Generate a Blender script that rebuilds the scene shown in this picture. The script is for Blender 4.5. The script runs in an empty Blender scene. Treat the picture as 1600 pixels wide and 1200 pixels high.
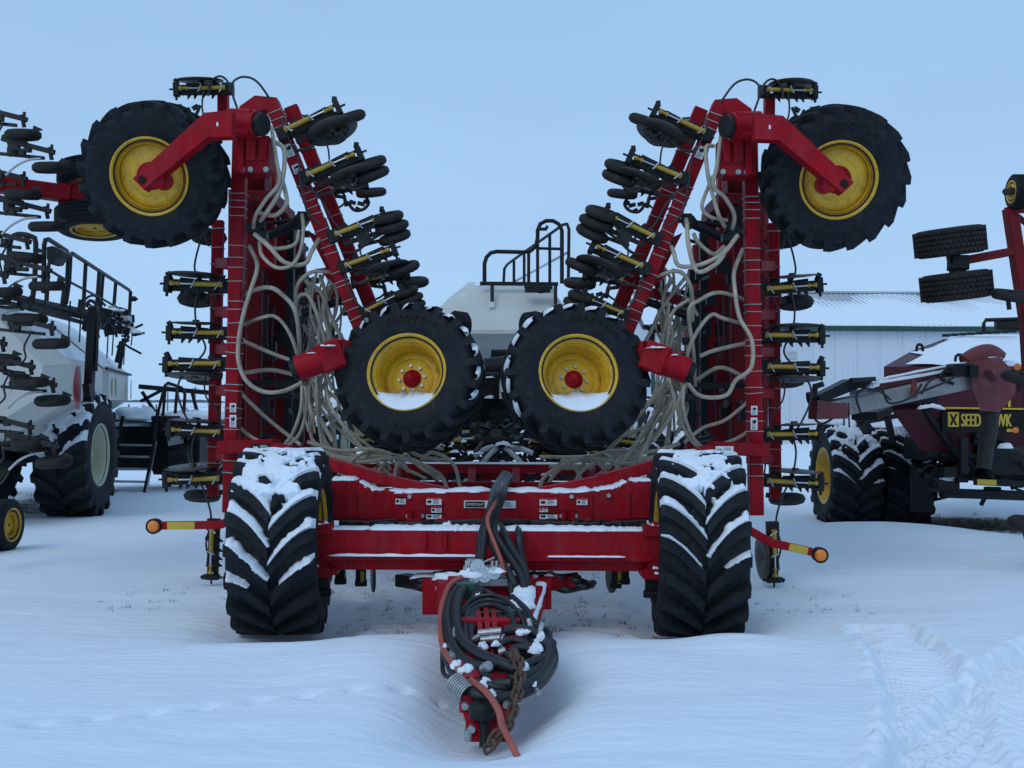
import bpy, math, random
from mathutils import Vector, Matrix, noise
random.seed(7)
sc = bpy.context.scene
COL = sc.collection
PI = math.pi
R_ = math.radians

# ------------------------------------------------------------------ camera
F = 1700.0                       # focal length in photograph pixels (1600 wide)
CAMZ = 1.7
PITCH = math.atan(30 / F)
ROLL = R_(0.3)
FW = Vector((0, math.cos(PITCH), math.sin(PITCH)))
_r = Vector((1, 0, 0)); _u = Vector((0, -math.sin(PITCH), math.cos(PITCH)))
RT = _r * math.cos(ROLL) + _u * math.sin(ROLL)
UP = _u * math.cos(ROLL) - _r * math.sin(ROLL)
cd = bpy.data.cameras.new('camera'); cam = bpy.data.objects.new('camera', cd); COL.objects.link(cam)
cd.sensor_width = 36; cd.lens = F / 1600 * 36; cd.clip_end = 8000; cd.clip_start = 0.1
cam.matrix_world = Matrix((
    (RT.x, UP.x, -FW.x, 0), (RT.y, UP.y, -FW.y, 0), (RT.z, UP.z, -FW.z, CAMZ), (0, 0, 0, 1)))
sc.camera = cam

# ------------------------------------------------------------------ sky, sun, exposure
SUN_EL, SUN_AZ = R_(42), R_(215)   # pale light through cloud, from behind the camera's left shoulder
w = bpy.data.worlds.new('World'); sc.world = w; w.use_nodes = True
nt = w.node_tree; nt.nodes.clear()
N = nt.nodes.new; L = nt.links.new
out = N('ShaderNodeOutputWorld')
sky = N('ShaderNodeTexSky'); sky.sky_type = 'NISHITA'; sky.sun_disc = False
sky.sun_elevation = SUN_EL; sky.sun_rotation = SUN_AZ; sky.air_density = 1.0; sky.dust_density = 1.5
bgs = N('ShaderNodeBackground'); bgs.inputs['Strength'].default_value = 0.05
L(sky.outputs[0], bgs.inputs['Color'])
tc = N('ShaderNodeTexCoord'); sep = N('ShaderNodeSeparateXYZ'); L(tc.outputs['Generated'], sep.inputs[0])
ramp = N('ShaderNodeValToRGB')
cr_ = ramp.color_ramp
cr_.elements[0].position = 0.0; cr_.elements[0].color = (.40, .645, .935, 1)
cr_.elements[1].position = 1.0; cr_.elements[1].color = (.35, .56, .83, 1)
e = cr_.elements.new(.10); e.color = (.385, .60, .89, 1)
e = cr_.elements.new(.42); e.color = (.33, .545, .835, 1)
L(sep.outputs['Z'], ramp.inputs[0])
mp = N('ShaderNodeMapping'); mp.inputs['Scale'].default_value = (1.2, 1.2, 4.0); L(tc.outputs['Generated'], mp.inputs[0])
cn = N('ShaderNodeTexNoise'); cn.inputs['Scale'].default_value = 1.6; cn.inputs['Detail'].default_value = 3
L(mp.outputs[0], cn.inputs['Vector'])
mr = N('ShaderNodeMapRange'); mr.inputs[1].default_value = .3; mr.inputs[2].default_value = .7
mr.inputs[3].default_value = .955; mr.inputs[4].default_value = 1.045; L(cn.outputs[0], mr.inputs[0])
mx = N('ShaderNodeVectorMath'); mx.operation = 'SCALE'; L(ramp.outputs[0], mx.inputs[0]); L(mr.outputs[0], mx.inputs['Scale'])
bgc = N('ShaderNodeBackground'); bgc.inputs['Strength'].default_value = 1.12; L(mx.outputs[0], bgc.inputs['Color'])
mixs = N('ShaderNodeMixShader'); mixs.inputs[0].default_value = 0.88     # cloud sheet over the clear sky
L(bgs.outputs[0], mixs.inputs[1]); L(bgc.outputs[0], mixs.inputs[2]); L(mixs.outputs[0], out.inputs[0])
sl = bpy.data.lights.new('sun', 'SUN'); sl.energy = 0.6; sl.angle = R_(35); sl.color = (1, .97, .93)
so = bpy.data.objects.new('sun', sl); COL.objects.link(so)
so.rotation_euler = (PI / 2 - SUN_EL, 0, PI - SUN_AZ)
vs = sc.view_settings; vs.view_transform = 'Standard'; vs.look = 'None'; vs.exposure = 0.0; vs.gamma = 1.0
vs.use_curve_mapping = False

# ------------------------------------------------------------------ helpers
def V(*a): return Vector(a)
def P(px, py, d):
    """photograph pixel + distance along the ground axis (metres) -> point in the yard"""
    r = FW + RT * ((px - 800) / F) - UP * ((py - 600) / F)
    return Vector((0, 0, CAMZ)) + r * (d / r.y)
def G(px, py, z=0.0):
    r = FW + RT * ((px - 800) / F) - UP * ((py - 600) / F)
    return Vector((0, 0, CAMZ)) + r * ((z - CAMZ) / r.z)
CX = -0.17
def MX(v): return Vector((2 * CX - v.x, v.y, v.z))
def n3(x, y, z=0.0): return noise.noise(Vector((x, y, z)))
def sstep(a, b, x):
    t = max(0.0, min(1.0, (x - a) / (b - a))); return t * t * (3 - 2 * t)
def frame(x, zhint=(0, 0, 1), o=(0, 0, 0)):
    x = Vector(x).normalized(); z = Vector(zhint); z = (z - x * z.dot(x))
    if z.length < 1e-5: z = Vector((0, 1, 0)) - x * x.y
    z.normalize(); y = z.cross(x)
    return Matrix(((x.x, y.x, z.x, o[0]), (x.y, y.y, z.y, o[1]), (x.z, y.z, z.z, o[2]), (0, 0, 0, 1)))
def cr(pts, k=6):
    pts = [Vector(p) for p in pts]
    if len(pts) < 3: return pts
    q = [pts[0] * 2 - pts[1]] + pts + [pts[-1] * 2 - pts[-2]]
    o = []
    for i in range(1, len(q) - 2):
        a, b, c, d = q[i - 1], q[i], q[i + 1], q[i + 2]
        for j in range(k):
            t = j / k
            o.append(.5 * ((2 * b) + (c - a) * t + (2 * a - 5 * b + 4 * c - d) * t * t + (3 * b - a - 3 * c + d) * t ** 3))
    o.append(pts[-1]); return o

class MB:
    def __init__(s): s.v = []; s.f = []; s.s = []
    def add(s, vs, fs, sm=False):
        b = len(s.v); s.v += [Vector(v) for v in vs]
        s.f += [tuple(b + i for i in f) for f in fs]; s.s += [sm] * len(fs); return s
    def beam(s, p0, p1, w, h, up=(0, 0, 1), ch=None, ends=None):
        """chamfered bar from p0 to p1: w sideways, h along up; ends = (w, h) at p1"""
        p0 = Vector(p0); p1 = Vector(p1); M = frame(p1 - p0, up)
        y = M.col[1].xyz; z = M.col[2].xyz; vs = []
        for p, (ww, hh) in ((p0, (w, h)), (p1, ends or (w, h))):
            c = min(ww, hh) * .1 if ch is None else ch
            a, b = ww / 2, hh / 2
            for (q, r) in ((a, b - c), (a - c, b), (-a + c, b), (-a, b - c), (-a, -b + c), (-a + c, -b), (a - c, -b), (a, -b + c)):
                vs.append(p + y * q + z * r)
        fs = [(i, (i + 1) % 8, 8 + (i + 1) % 8, 8 + i) for i in range(8)] + [tuple(range(7, -1, -1)), tuple(range(8, 16))]
        return s.add(vs, fs)
    def box(s, c, sz, M=None, ch=None):
        c = Vector(c); M = M or Matrix.Identity(3); M = M.to_3x3()
        x = M.col[0] * sz[0] / 2
        return s.beam(c - x, c + x, sz[1], sz[2], M.col[2], ch)
    def tube(s, pts, r, n=8, caps=True, r1=None):
        pts = [Vector(p) for p in pts]; m = len(pts); vs = []; z = None
        for i, p in enumerate(pts):
            t = (pts[min(i + 1, m - 1)] - pts[max(i - 1, 0)])
            if t.length < 1e-9: t = Vector((0, 0, 1))
            t.normalize()
            if z is None:
                z = Vector((0, 0, 1)) if abs(t.z) < .9 else Vector((0, 1, 0))
            z = z - t * z.dot(t)
            if z.length < 1e-5: z = t.orthogonal()
            z.normalize(); y = z.cross(t)
            rr = r if r1 is None else r + (r1 - r) * i / (m - 1)
            for k in range(n):
                a = 2 * PI * k / n; vs.append(p + y * (rr * math.cos(a)) + z * (rr * math.sin(a)))
        fs = [(i * n + k, i * n + (k + 1) % n, (i + 1) * n + (k + 1) % n, (i + 1) * n + k) for i in range(m - 1) for k in range(n)]
        s.add(vs, fs, True)
        if caps:
            s.add(vs[:n], [tuple(range(n - 1, -1, -1))]); s.add(vs[-n:], [tuple(range(n))])
        return s
    def cyl(s, p0, p1, r0, r1=None, n=14): return s.tube([p0, p1], r0, n, True, r0 if r1 is None else r1)
    def lathe(s, prof, M=None, n=32, closed=False):
        """profile of (x, r) turned about local X"""
        M = M or Matrix.Identity(4); vs = []; m = len(prof)
        for (x, r) in prof:
            for k in range(n):
                a = 2 * PI * k / n; vs.append(M @ Vector((x, -r * math.cos(a), r * math.sin(a))))
        mm = m if closed else m - 1
        fs = [(i * n + k, ((i + 1) % m) * n + k, ((i + 1) % m) * n + (k + 1) % n, i * n + (k + 1) % n) for i in range(mm) for k in range(n)]
        return s.add(vs, fs, True)
    def prism(s, pts, ext):
        """flat outline of 3-D points given a thickness vector"""
        pts = [Vector(p) for p in pts]; e = Vector(ext); n = len(pts)
        vs = pts + [p + e for p in pts]
        fs = [tuple(range(n)), tuple(range(2 * n - 1, n - 1, -1))] + [(i, n + i, n + (i + 1) % n, (i + 1) % n) for i in range(n)]
        return s.add(vs, fs)
    def flipy(s):
        s.v = [Vector((v.x, -v.y, v.z)) for v in s.v]; s.f = [tuple(reversed(f)) for f in s.f]; return s
    def mesh(s, name, mat, org=None):
        me = bpy.data.meshes.new(name)
        o = Vector(org) if org is not None else Vector((0, 0, 0))
        me.from_pydata([v - o for v in s.v], [], s.f)
        me.polygons.foreach_set('use_smooth', s.s)
        me.materials.append(MAT[mat]); me.update()
        return me
    def build(s, name, mat, parent=None):
        org = ORG.get(parent.name, V(0, 0, 0)) if parent else None
        if name in JOINED or parent is None or len(s.v) < 16:
            o = link(name, s.mesh(name, mat, org), parent)
            if name in STUFF: o['kind'] = 'stuff'
            return o
        ps = s.pieces()
        return [link(name, p.mesh(name, mat, org), parent) for p in ps][0]
    def pieces(s):
        """loose bodies that stand apart become meshes of their own (largest first)"""
        n = len(s.v); par = list(range(n))
        def find(a):
            while par[a] != a: par[a] = par[par[a]]; a = par[a]
            return a
        for f in s.f:
            r = find(f[0])
            for a in f[1:]:
                q = find(a)
                if q != r: par[q] = r
        isl = {}
        for i in range(n): isl.setdefault(find(i), []).append(i)
        ks = list(isl); m = len(ks)
        if m == 1 or m > 1500: return [s]
        bb = []
        for k in ks:
            vs = [s.v[i] for i in isl[k]]
            lo = [min(v[a] for v in vs) for a in range(3)]; hi = [max(v[a] for v in vs) for a in range(3)]
            bb.append((lo, hi, max(h - l for l, h in zip(lo, hi))))
        gp = list(range(m))
        def fg(a):
            while gp[a] != a: gp[a] = gp[gp[a]]; a = gp[a]
            return a
        for i in range(m):
            li, hi_, si = bb[i]
            for j in range(i + 1, m):
                lj, hj, sj = bb[j]
                g = math.sqrt(sum(max(0, li[a] - hj[a], lj[a] - hi_[a]) ** 2 for a in range(3)))
                if g <= max(.02, .5 * max(si, sj)):
                    a_, b_ = fg(i), fg(j)
                    if a_ != b_: gp[b_] = a_
        if len({fg(i) for i in range(m)}) == 1: return [s]
        root = {k: fg(i) for i, k in enumerate(ks)}; out = {}; mp = {}
        for i in range(n):
            g = root[find(i)]; q = out.setdefault(g, MB()); mp[i] = len(q.v); q.v.append(s.v[i])
        for f, sm in zip(s.f, s.s):
            q = out[root[find(f[0])]]; q.f.append(tuple(mp[i] for i in f)); q.s.append(sm)
        return sorted(out.values(), key=lambda q: -len(q.v))
ORG = {}
JOINED = {'tie_band', 'bolt', 'wheel_nuts', 'hitch_bolt', 'pivot_bolt', 'bracket', 'hydraulic_pipe', 'hinge_pin', 'under_beam_pipe', 'lettering', 'sidewall_lettering', 'tread_block', 'snow_on_tread', 'snow_in_rim', 'small_lettering'}
STUFF = {'sidewall_lettering', 'tread_block', 'bracket', 'tie_band'}
def link(name, me, parent=None, M=None):
    o = bpy.data.objects.new(name, me); COL.objects.link(o)
    if parent:
        o.parent = parent
        if parent.name in ORG: ORG[o.name] = ORG[parent.name]
    if M is not None: o.matrix_local = M
    return o
def inst(name, me, root, M):
    """a part with its own placement (world matrix M) under a root that only has a location"""
    M = M.copy(); M.translation = M.translation - ORG[root.name]
    o = bpy.data.objects.new(name, me); COL.objects.link(o); o.parent = root; o.matrix_local = M
    ORG[o.name] = V(0, 0, 0)
    return o
def tag(o, label, cat, group=None, kind=None):
    o['label'] = label; o['category'] = cat
    if group: o['group'] = group
    if kind: o['kind'] = kind
    return o
def thing(name, loc, label, cat, group=None):
    o = bpy.data.objects.new(name, None); COL.objects.link(o); o.location = loc; o.empty_display_size = .2
    ORG[o.name] = Vector(loc); return tag(o, label, cat, group)

# ------------------------------------------------------------------ materials
MAT = {}
def mat(name, col, rough=.5, metal=0.0, var=.15, scale=6.0, bump=0.0, bscale=40.0, dirt=None, dirtamt=0.0, emit=None, coat=0.0, spec=.5, stretch=None, snow=0.0, dust=None):
    m = bpy.data.materials.new(name); m.use_nodes = True; t = m.node_tree; b = t.nodes['Principled BSDF']
    n = t.nodes.new; l = t.links.new
    c = n('ShaderNodeTexCoord'); src = c.outputs['Object']
    if stretch:
        mpn = n('ShaderNodeMapping'); mpn.inputs['Scale'].default_value = stretch; l(src, mpn.inputs[0]); src = mpn.outputs[0]
    nz = n('ShaderNodeTexNoise'); nz.inputs['Scale'].default_value = scale; nz.inputs['Detail'].default_value = 5; nz.inputs['Roughness'].default_value = .62
    l(src, nz.inputs['Vector'])
    rp = n('ShaderNodeValToRGB'); rp.color_ramp.elements[0].position = .32; rp.color_ramp.elements[1].position = .68
    rp.color_ramp.elements[0].color = (*[x * (1 - var) for x in col], 1); rp.color_ramp.elements[1].color = (*[min(1, x * (1 + var)) for x in col], 1)
    l(nz.outputs[0], rp.inputs[0]); cout = rp.outputs[0]
    if dirt:
        nd = n('ShaderNodeTexNoise'); nd.inputs['Scale'].default_value = scale * 1.9; nd.inputs['Detail'].default_value = 8; nd.inputs['Roughness'].default_value = .7
        l(src, nd.inputs['Vector'])
        mr = n('ShaderNodeMapRange'); mr.inputs[1].default_value = .5; mr.inputs[2].default_value = .8; mr.inputs[4].default_value = dirtamt
        l(nd.outputs[0], mr.inputs[0])
        mx = n('ShaderNodeMixRGB'); mx.inputs[2].default_value = (*dirt, 1); l(mr.outputs[0], mx.inputs[0]); l(cout, mx.inputs[1]); cout = mx.outputs[0]
    if dust:      # dried road film in streaks, and small bare chips
        dm = n('ShaderNodeMapping'); dm.inputs['Scale'].default_value = (5, 5, 1.1); l(c.outputs['Object'], dm.inputs[0])
        dn = n('ShaderNodeTexNoise'); dn.inputs['Scale'].default_value = 2.4; dn.inputs['Detail'].default_value = 9; dn.inputs['Roughness'].default_value = .72; l(dm.outputs[0], dn.inputs['Vector'])
        d1 = n('ShaderNodeMapRange'); d1.inputs[1].default_value = .46; d1.inputs[2].default_value = .78; d1.inputs[4].default_value = .55; l(dn.outputs[0], d1.inputs[0])
        m1 = n('ShaderNodeMixRGB'); m1.inputs[2].default_value = (*dust, 1); l(d1.outputs[0], m1.inputs[0]); l(cout, m1.inputs[1])
        cn_ = n('ShaderNodeTexNoise'); cn_.inputs['Scale'].default_value = 34; cn_.inputs['Detail'].default_value = 4; l(c.outputs['Object'], cn_.inputs['Vector'])
        d2 = n('ShaderNodeMapRange'); d2.inputs[1].default_value = .70; d2.inputs[2].default_value = .73; l(cn_.outputs[0], d2.inputs[0])
        m2 = n('ShaderNodeMixRGB'); m2.inputs[2].default_value = (.045, .022, .018, 1); l(d2.outputs[0], m2.inputs[0]); l(m1.outputs[0], m2.inputs[1]); cout = m2.outputs[0]
    rmr = n('ShaderNodeMapRange'); rmr.inputs[3].default_value = max(0.03, rough - .12); rmr.inputs[4].default_value = min(1, rough + .12)
    l(nz.outputs[0], rmr.inputs[0]); rout = rmr.outputs[0]
    if snow:
        ge = n('ShaderNodeNewGeometry'); sp = n('ShaderNodeSeparateXYZ'); l(ge.outputs['Normal'], sp.inputs[0])
        ns = n('ShaderNodeTexNoise'); ns.inputs['Scale'].default_value = 5; ns.inputs['Detail'].default_value = 6; l(c.outputs['Object'], ns.inputs['Vector'])
        ad = n('ShaderNodeMath'); ad.operation = 'MULTIPLY_ADD'; ad.inputs[1].default_value = .9; l(ns.outputs[0], ad.inputs[0]); l(sp.outputs['Z'], ad.inputs[2])
        sm = n('ShaderNodeMapRange'); sm.inputs[1].default_value = 1.75 - snow; sm.inputs[2].default_value = 1.85 - snow; l(ad.outputs[0], sm.inputs[0])
        mx = n('ShaderNodeMixRGB'); mx.inputs[2].default_value = (.84, .86, .89, 1); l(sm.outputs[0], mx.inputs[0]); l(cout, mx.inputs[1]); cout = mx.outputs[0]
        mm = n('ShaderNodeMixRGB'); mm.inputs[2].default_value = (.8, .8, .8, 1); l(sm.outputs[0], mm.inputs[0]); l(rout, mm.inputs[1]); rout = mm.outputs[0]
    l(cout, b.inputs['Base Color']); l(rout, b.inputs['Roughness'])
    b.inputs['Metallic'].default_value = metal; b.inputs['Specular IOR Level'].default_value = spec
    if coat: b.inputs['Coat Weight'].default_value = coat; b.inputs['Coat Roughness'].default_value = .2
    if emit: b.inputs['Emission Color'].default_value = (*emit, 1); b.inputs['Emission Strength'].default_value = 1
    if bump:
        nb = n('ShaderNodeTexNoise'); nb.inputs['Scale'].default_value = bscale; nb.inputs['Detail'].default_value = 6; l(src, nb.inputs['Vector'])
        bp = n('ShaderNodeBump'); bp.inputs['Strength'].default_value = bump; bp.inputs['Distance'].default_value = .02
        l(nb.outputs[0], bp.inputs['Height']); l(bp.outputs[0], b.inputs['Normal'])
    MAT[name] = m; return m
mat('red', (.33, .0025, .0105), .48, var=.22, scale=3.0, dirt=(.15, .013, .016), dirtamt=.8, dust=(.27, .045, .05), spec=.14, bump=.06, bscale=18)
mat('red_frame', (.265, .0025, .0095), .5, var=.25, scale=2.6, dirt=(.10, .010, .012), dirtamt=.8, dust=(.20, .038, .04), spec=.13, bump=.08, bscale=14)
mat('red_far_and_shaded', (.15, .005, .010), .6, var=.2, scale=3, dirt=(.06, .025, .02), dirtamt=.6, spec=.2)  # dark red of the edge drills; also shade painted into the wings' inner bars
mat('maroon', (.062, .004, .010), .45, var=.2, scale=2.5, dirt=(.07, .03, .03), dirtamt=.4, spec=.3)
mat('faded_red', (.17, .028, .03), .6, var=.25, scale=3, dirt=(.24, .12, .11), dirtamt=.6)
mat('yellow', (.70, .385, .012), .45, var=.14, scale=6, dirt=(.13, .07, .02), dirtamt=.95, bump=.06, dust=(.42, .28, .07))
mat('yellow_dull', (.42, .26, .022), .5, var=.22, scale=9, dirt=(.07, .05, .02), dirtamt=.8)
mat('cream', (.55, .53, .40), .5, var=.1, scale=4, dirt=(.25, .22, .16), dirtamt=.4)
mat('black', (.010, .011, .013), .5, var=.4, scale=8, dirt=(.03, .027, .025), dirtamt=.5, spec=.25)
mat('black_snowy', (.013, .014, .017), .5, var=.4, scale=8, snow=.55)
mat('rubber', (.0115, .014, .018), .72, var=.3, scale=7, dirt=(.052, .051, .052), dirtamt=.6, bump=.3, bscale=60, spec=.2)
mat('rubber_snowy', (.0135, .0155, .019), .74, var=.3, scale=7, dirt=(.045, .045, .047), dirtamt=.5, bump=.25, bscale=60, spec=.35, snow=.42)
mat('rubber_brown', (.024, .021, .020), .7, var=.35, scale=10, dirt=(.06, .045, .036), dirtamt=.65, bump=.2, spec=.2)
mat('hose_black', (.011, .013, .016), .45, var=.25, scale=14, dirt=(.04, .04, .04), dirtamt=.4)
mat('hose_beige', (.39, .335, .25), .5, var=.25, scale=5, dirt=(.17, .14, .105), dirtamt=.85, bump=.1, bscale=90)
mat('hose_red', (.36, .085, .06), .5, var=.2, scale=8)
mat('steel', (.55, .55, .55), .35, metal=1, var=.15, scale=12)
mat('zinc', (.42, .43, .43), .42, metal=.75, var=.2, scale=20, dirt=(.15, .14, .12), dirtamt=.5)
mat('dark_steel', (.028, .026, .026), .6, var=.3, scale=12, dirt=(.08, .05, .036), dirtamt=.6, spec=.25)
mat('disc_steel', (.055, .046, .042), .5, metal=.25, var=.3, scale=9, dirt=(.11, .07, .05), dirtamt=.7)
mat('rust', (.10, .058, .036), .85, var=.4, scale=25, dirt=(.2, .1, .05), dirtamt=.6, bump=.4, bscale=120)
mat('green_plastic', (.02, .10, .08), .5, var=.2)
mat('tank', (.58, .58, .53), .45, var=.05, scale=1.2, dirt=(.36, .35, .31), dirtamt=.5, bump=.03, bscale=8)
mat('tank_snowy', (.58, .58, .53), .45, var=.05, scale=1.2, dirt=(.36, .35, .31), dirtamt=.5, snow=.28)
mat('decal_white', (.72, .73, .74), .4, var=.06)
mat('decal_black', (.008, .008, .009), .5, var=.1, spec=.2)
mat('conveyor_grey', (.30, .29, .28), .55, metal=.2, var=.2, scale=3, dirt=(.13, .10, .09), dirtamt=.7)
mat('decal_red', (.45, .02, .03), .4, var=.1)
mat('amber', (.85, .22, .01), .25, var=.08, coat=.5)
mat('gold', (.62, .42, .03), .45, var=.1)
mat('snow', (.83, .88, .94), .75, var=.02, scale=4, bump=.35, bscale=26, spec=.25)
mat('shed_white', (.60, .64, .69), .55, var=.035, scale=.25, stretch=(1, 1, .15), dirt=(.5, .54, .58), dirtamt=.3)
mat('shed_roof', (.45, .47, .50), .5, var=.05, scale=.4)
mat('green_trim', (.012, .055, .045), .5, var=.1)
mat('wood', (.14, .12, .10), .8, var=.25, scale=9)
mat('grass_dry', (.20, .155, .095), .9, var=.35, scale=3)
mat('grass_dark', (.06, .058, .042), .9, var=.4, scale=8)
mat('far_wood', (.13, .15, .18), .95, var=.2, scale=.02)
mat('galv', (.46, .47, .47), .5, metal=.35, var=.15, scale=3, dirt=(.25, .22, .2), dirtamt=.5)
# ------------------------------------------------------------------ wheels
def lug_theta(t, A): return A * (1 - (1 - t) ** 1.6)
_cache = {}
def tyre_mesh(R, W, Rr, nl, lh, A=.28, duty=.44, mt='rubber', seg=64):
    key = ('t', R, W, Rr, nl, lh, A, duty, mt)
    if key in _cache: return _cache[key]
    b = MB(); Rc = R - lh; h = W / 2
    half = [(.40, Rr - .015), (.435, Rr + .012), (.485, Rr + (Rc - Rr) * .30), (.5, Rr + (Rc - Rr) * .55), (.492, Rr + (Rc - Rr) * .78),
            (.462, Rc - .035 * R / .7), (.40, Rc - .012), (.2, Rc)]
    prof = [(-a * W, r) for a, r in half] + [(0, Rc + .004)] + [(a * W, r) for a, r in reversed(half)]
    b.lathe(prof, n=seg)
    if nl:
        pitch = 2 * PI / nl
        for sd in (-1, 1):
            for i in range(nl):
                th0 = i * pitch + (pitch / 2 if sd > 0 else 0)
                st = [(.02, 0), (.2, 0), (.45, 0), (.7, 0), (.88, 0), (.985, -.012), (1.0, -.065 * R / .7), (1.0, -.15 * R / .7)]
                vs = []
                wob = random.uniform(-.004, .004)
                for (t, dr) in st:
                    tt = min(t, 1); th = th0 + lug_theta(tt, A) + wob
                    x = sd * t * h * .985
                    rc = Rc - .02 + dr * .9 - (.02 if t > .9 else 0); rt = R + dr - (.006 * (t ** 3))
                    if dr < -.1 * R / .7: rt = rc + .004
                    wb = pitch * duty * .5 * (1.1 - .15 * t); wt = wb * .74
                    for (r, a) in ((rc, th - wb), (rt, th - wt), (rt, th + wt), (rc, th + wb)):
                        vs.append((x, -r * math.cos(a), r * math.sin(a)))
                fs = []
                for j in range(len(st) - 1):
                    for k in range(3):
                        q = (j * 4 + k, j * 4 + k + 1, (j + 1) * 4 + k + 1, (j + 1) * 4 + k)
                        fs.append(q if sd < 0 else q[::-1])
                fs.append((0, 1, 2, 3)); e = (len(st) - 1) * 4; fs.append((e, e + 1, e + 2, e + 3))
                b.add(vs, fs)
    else:   # ribbed tread
        rib = []
        for k in range(5):
            x0 = -.43 + k * .172
            rib += [(x0 * W, Rc - .004), (x0 * W + .012, R), ((x0 + .145) * W - .012, R), ((x0 + .145) * W, Rc - .004)]
        b.lathe([(-.462 * W, Rc - .03)] + rib + [(.462 * W, Rc - .03)], n=seg)
    m = b.mesh('tyre', mt); _cache[key] = m; return m
def rim_mesh(W, Rr, disc, mt='yellow', face=None):
    """rim barrel turned about X; the disc sits at x = disc (+ is the outer face)"""
    key = ('r', W, Rr, disc, mt)
    if key in _cache: return _cache[key]
    b = MB(); e = .44 * W
    deep = disc < 0
    rd = Rr * (.76 if deep else .86); b1 = max(disc + .035, e - .10)
    b.lathe([(e - .012, Rr + .028), (e + .008, Rr + .026), (e + .010, Rr + .012), (e - .012, Rr - .002)], n=48)
    b.lathe([(e - .012, Rr - .002), (e - .045, Rr - .016), (e - .055, Rr - .034)], n=48)
    b.lathe([(e - .055, Rr - .034), (b1 + .01, Rr - .040), (b1, (Rr + rd) / 2 - .01)], n=48)
    b.lathe([(b1, (Rr + rd) / 2 - .01), (disc + .02, rd + .008), (disc - .015, rd + .004)], n=48)
    b.lathe([(disc - .012, rd + .002), (disc, rd - .012), (disc, Rr * .6)], n=48)
    b.lathe([(disc, Rr * .6), (disc + .016, Rr * .54), (disc + .018, .02)], n=48)
    b.lathe([(disc - .01, .02), (disc - .01, Rr - .06), (-e, Rr - .03), (-e - .01, Rr + .026)], n=48)
    m = b.mesh('rim', mt); _cache[key] = m; return m
def hub_mesh(disc, rh, mt='red', nn=8, rb=.0):
    key = ('h', disc, rh, mt)
    if key in _cache: return _cache[key]
    b = MB(); b.lathe([(disc + .01, rh * 1.5), (disc + .03, rh * 1.45), (disc + .032, rh), (disc + .085, rh * .92), (disc + .10, rh * .5), (disc + .125, rh * .45), (disc + .13, .002)], n=24)
    m = b.mesh('hub', mt)
    b = MB()
    for i in range(nn):
        a = 2 * PI * i / nn; c = V(0, math.cos(a), math.sin(a)) * (rh * 2.05)
        b.cyl(c + V(disc + .012, 0, 0), c + V(disc + .042, 0, 0), .016, .014, 6)
    m2 = b.mesh('wheel_nuts', 'zinc'); _cache[key] = (m, m2); return _cache[key]
def text_verts(s, size=1.0, ext=.0):
    cu = bpy.data.curves.new('t', 'FONT'); cu.body = s; cu.size = size; cu.extrude = ext; cu.resolution_u = 3; cu.align_x = 'LEFT'
    o = bpy.data.objects.new('t', cu); COL.objects.link(o); bpy.context.view_layer.update()
    me = o.to_mesh(); vs = [v.co.copy() for v in me.vertices]; fs = [tuple(p.vertices) for p in me.polygons]
    o.to_mesh_clear(); bpy.data.objects.remove(o); bpy.data.curves.remove(cu); return vs, fs
_gl = {}
def glyph(ch, ext=.06):
    if ch not in _gl:
        vs, fs = text_verts(ch, 1.0, ext)
        xs = [v.x for v in vs]; _gl[ch] = (vs, fs, min(xs), max(xs))
    return _gl[ch]
def arc_text(b, s, r, x, th_c, size, spread, depth=.006):
    n = len(s)
    for i, ch in enumerate(s):
        vs, fs, x0, x1 = glyph(ch)
        th = th_c - (i - (n - 1) / 2) * spread
        out = []
        for v in vs:
            u = (v.x - (x0 + x1) / 2) * size; rr = r + (v.y - .35) * size; a = th - u / r
            out.append((x + v.z / .06 * depth, -rr * math.cos(PI - a), rr * math.sin(PI - a)))
        b.add(out, fs)
def wheel(root, M, R, W, Rr, nl, lh, disc, rim='yellow', hub='red', rh=.07, nuts=True, A=.28, duty=.44, mt='rubber', letters=None, snowrim=False, name='wheel'):
    o = inst(name, rim_mesh(W, Rr, disc, rim), root, M)
    link('tyre', tyre_mesh(R, W, Rr, nl, lh, A, duty, mt), o)
    if hub:
        hm, nm = hub_mesh(disc, rh, hub); link('hub', hm, o)
        if nuts: link('wheel_nuts', nm, o)['kind'] = 'stuff'
    if letters:
        b = MB(); sw = .494 * W + .002
        for (s, th, sp, size, fr) in letters: arc_text(b, s, Rr + (R - lh - Rr) * fr, sw, th, size, sp, .011)
        b.build('sidewall_lettering', 'rubber_brown', o)
    if snowrim:
        b = MB(); e = .44 * W; rr = Rr - .006; n = 26; vs = []; fs = []; up = (M.to_3x3().inverted() @ V(0, 0, 1)); a0 = math.atan2(up.z, -up.y)
        half = 1.25
        for i in range(n + 1):
            u = -half + 2 * half * i / n; a = a0 + PI + u
            wob = .03 * n3(i * .3, R * 9 + M.translation.x) + .012 * n3(i * 1.1, 3)
            # snow lying in the bottom of the rim: chord-like top
            top = min(rr - .004, (rr * math.cos(half) * 1.14) / max(.3, math.cos(u)) + wob + .05 * abs(u) ** 2)
            for (x, r) in ((e + .012, rr + .022), (e + .006, rr + .03 - .02 * (1 - (u / half) ** 2)), (e - .04, min(rr, (top + rr) / 2 + .02)), (disc + .05, top), (disc + .02, rr)):
                vs.append((x, -r * math.cos(a), r * math.sin(a)))
        for i in range(n):
            for k in range(4): fs.append((i * 5 + k, i * 5 + k + 1, (i + 1) * 5 + k + 1, (i + 1) * 5 + k))
        b.add(vs, fs, True); b.build('snow_in_rim', 'snow', o)
    return o
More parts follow.
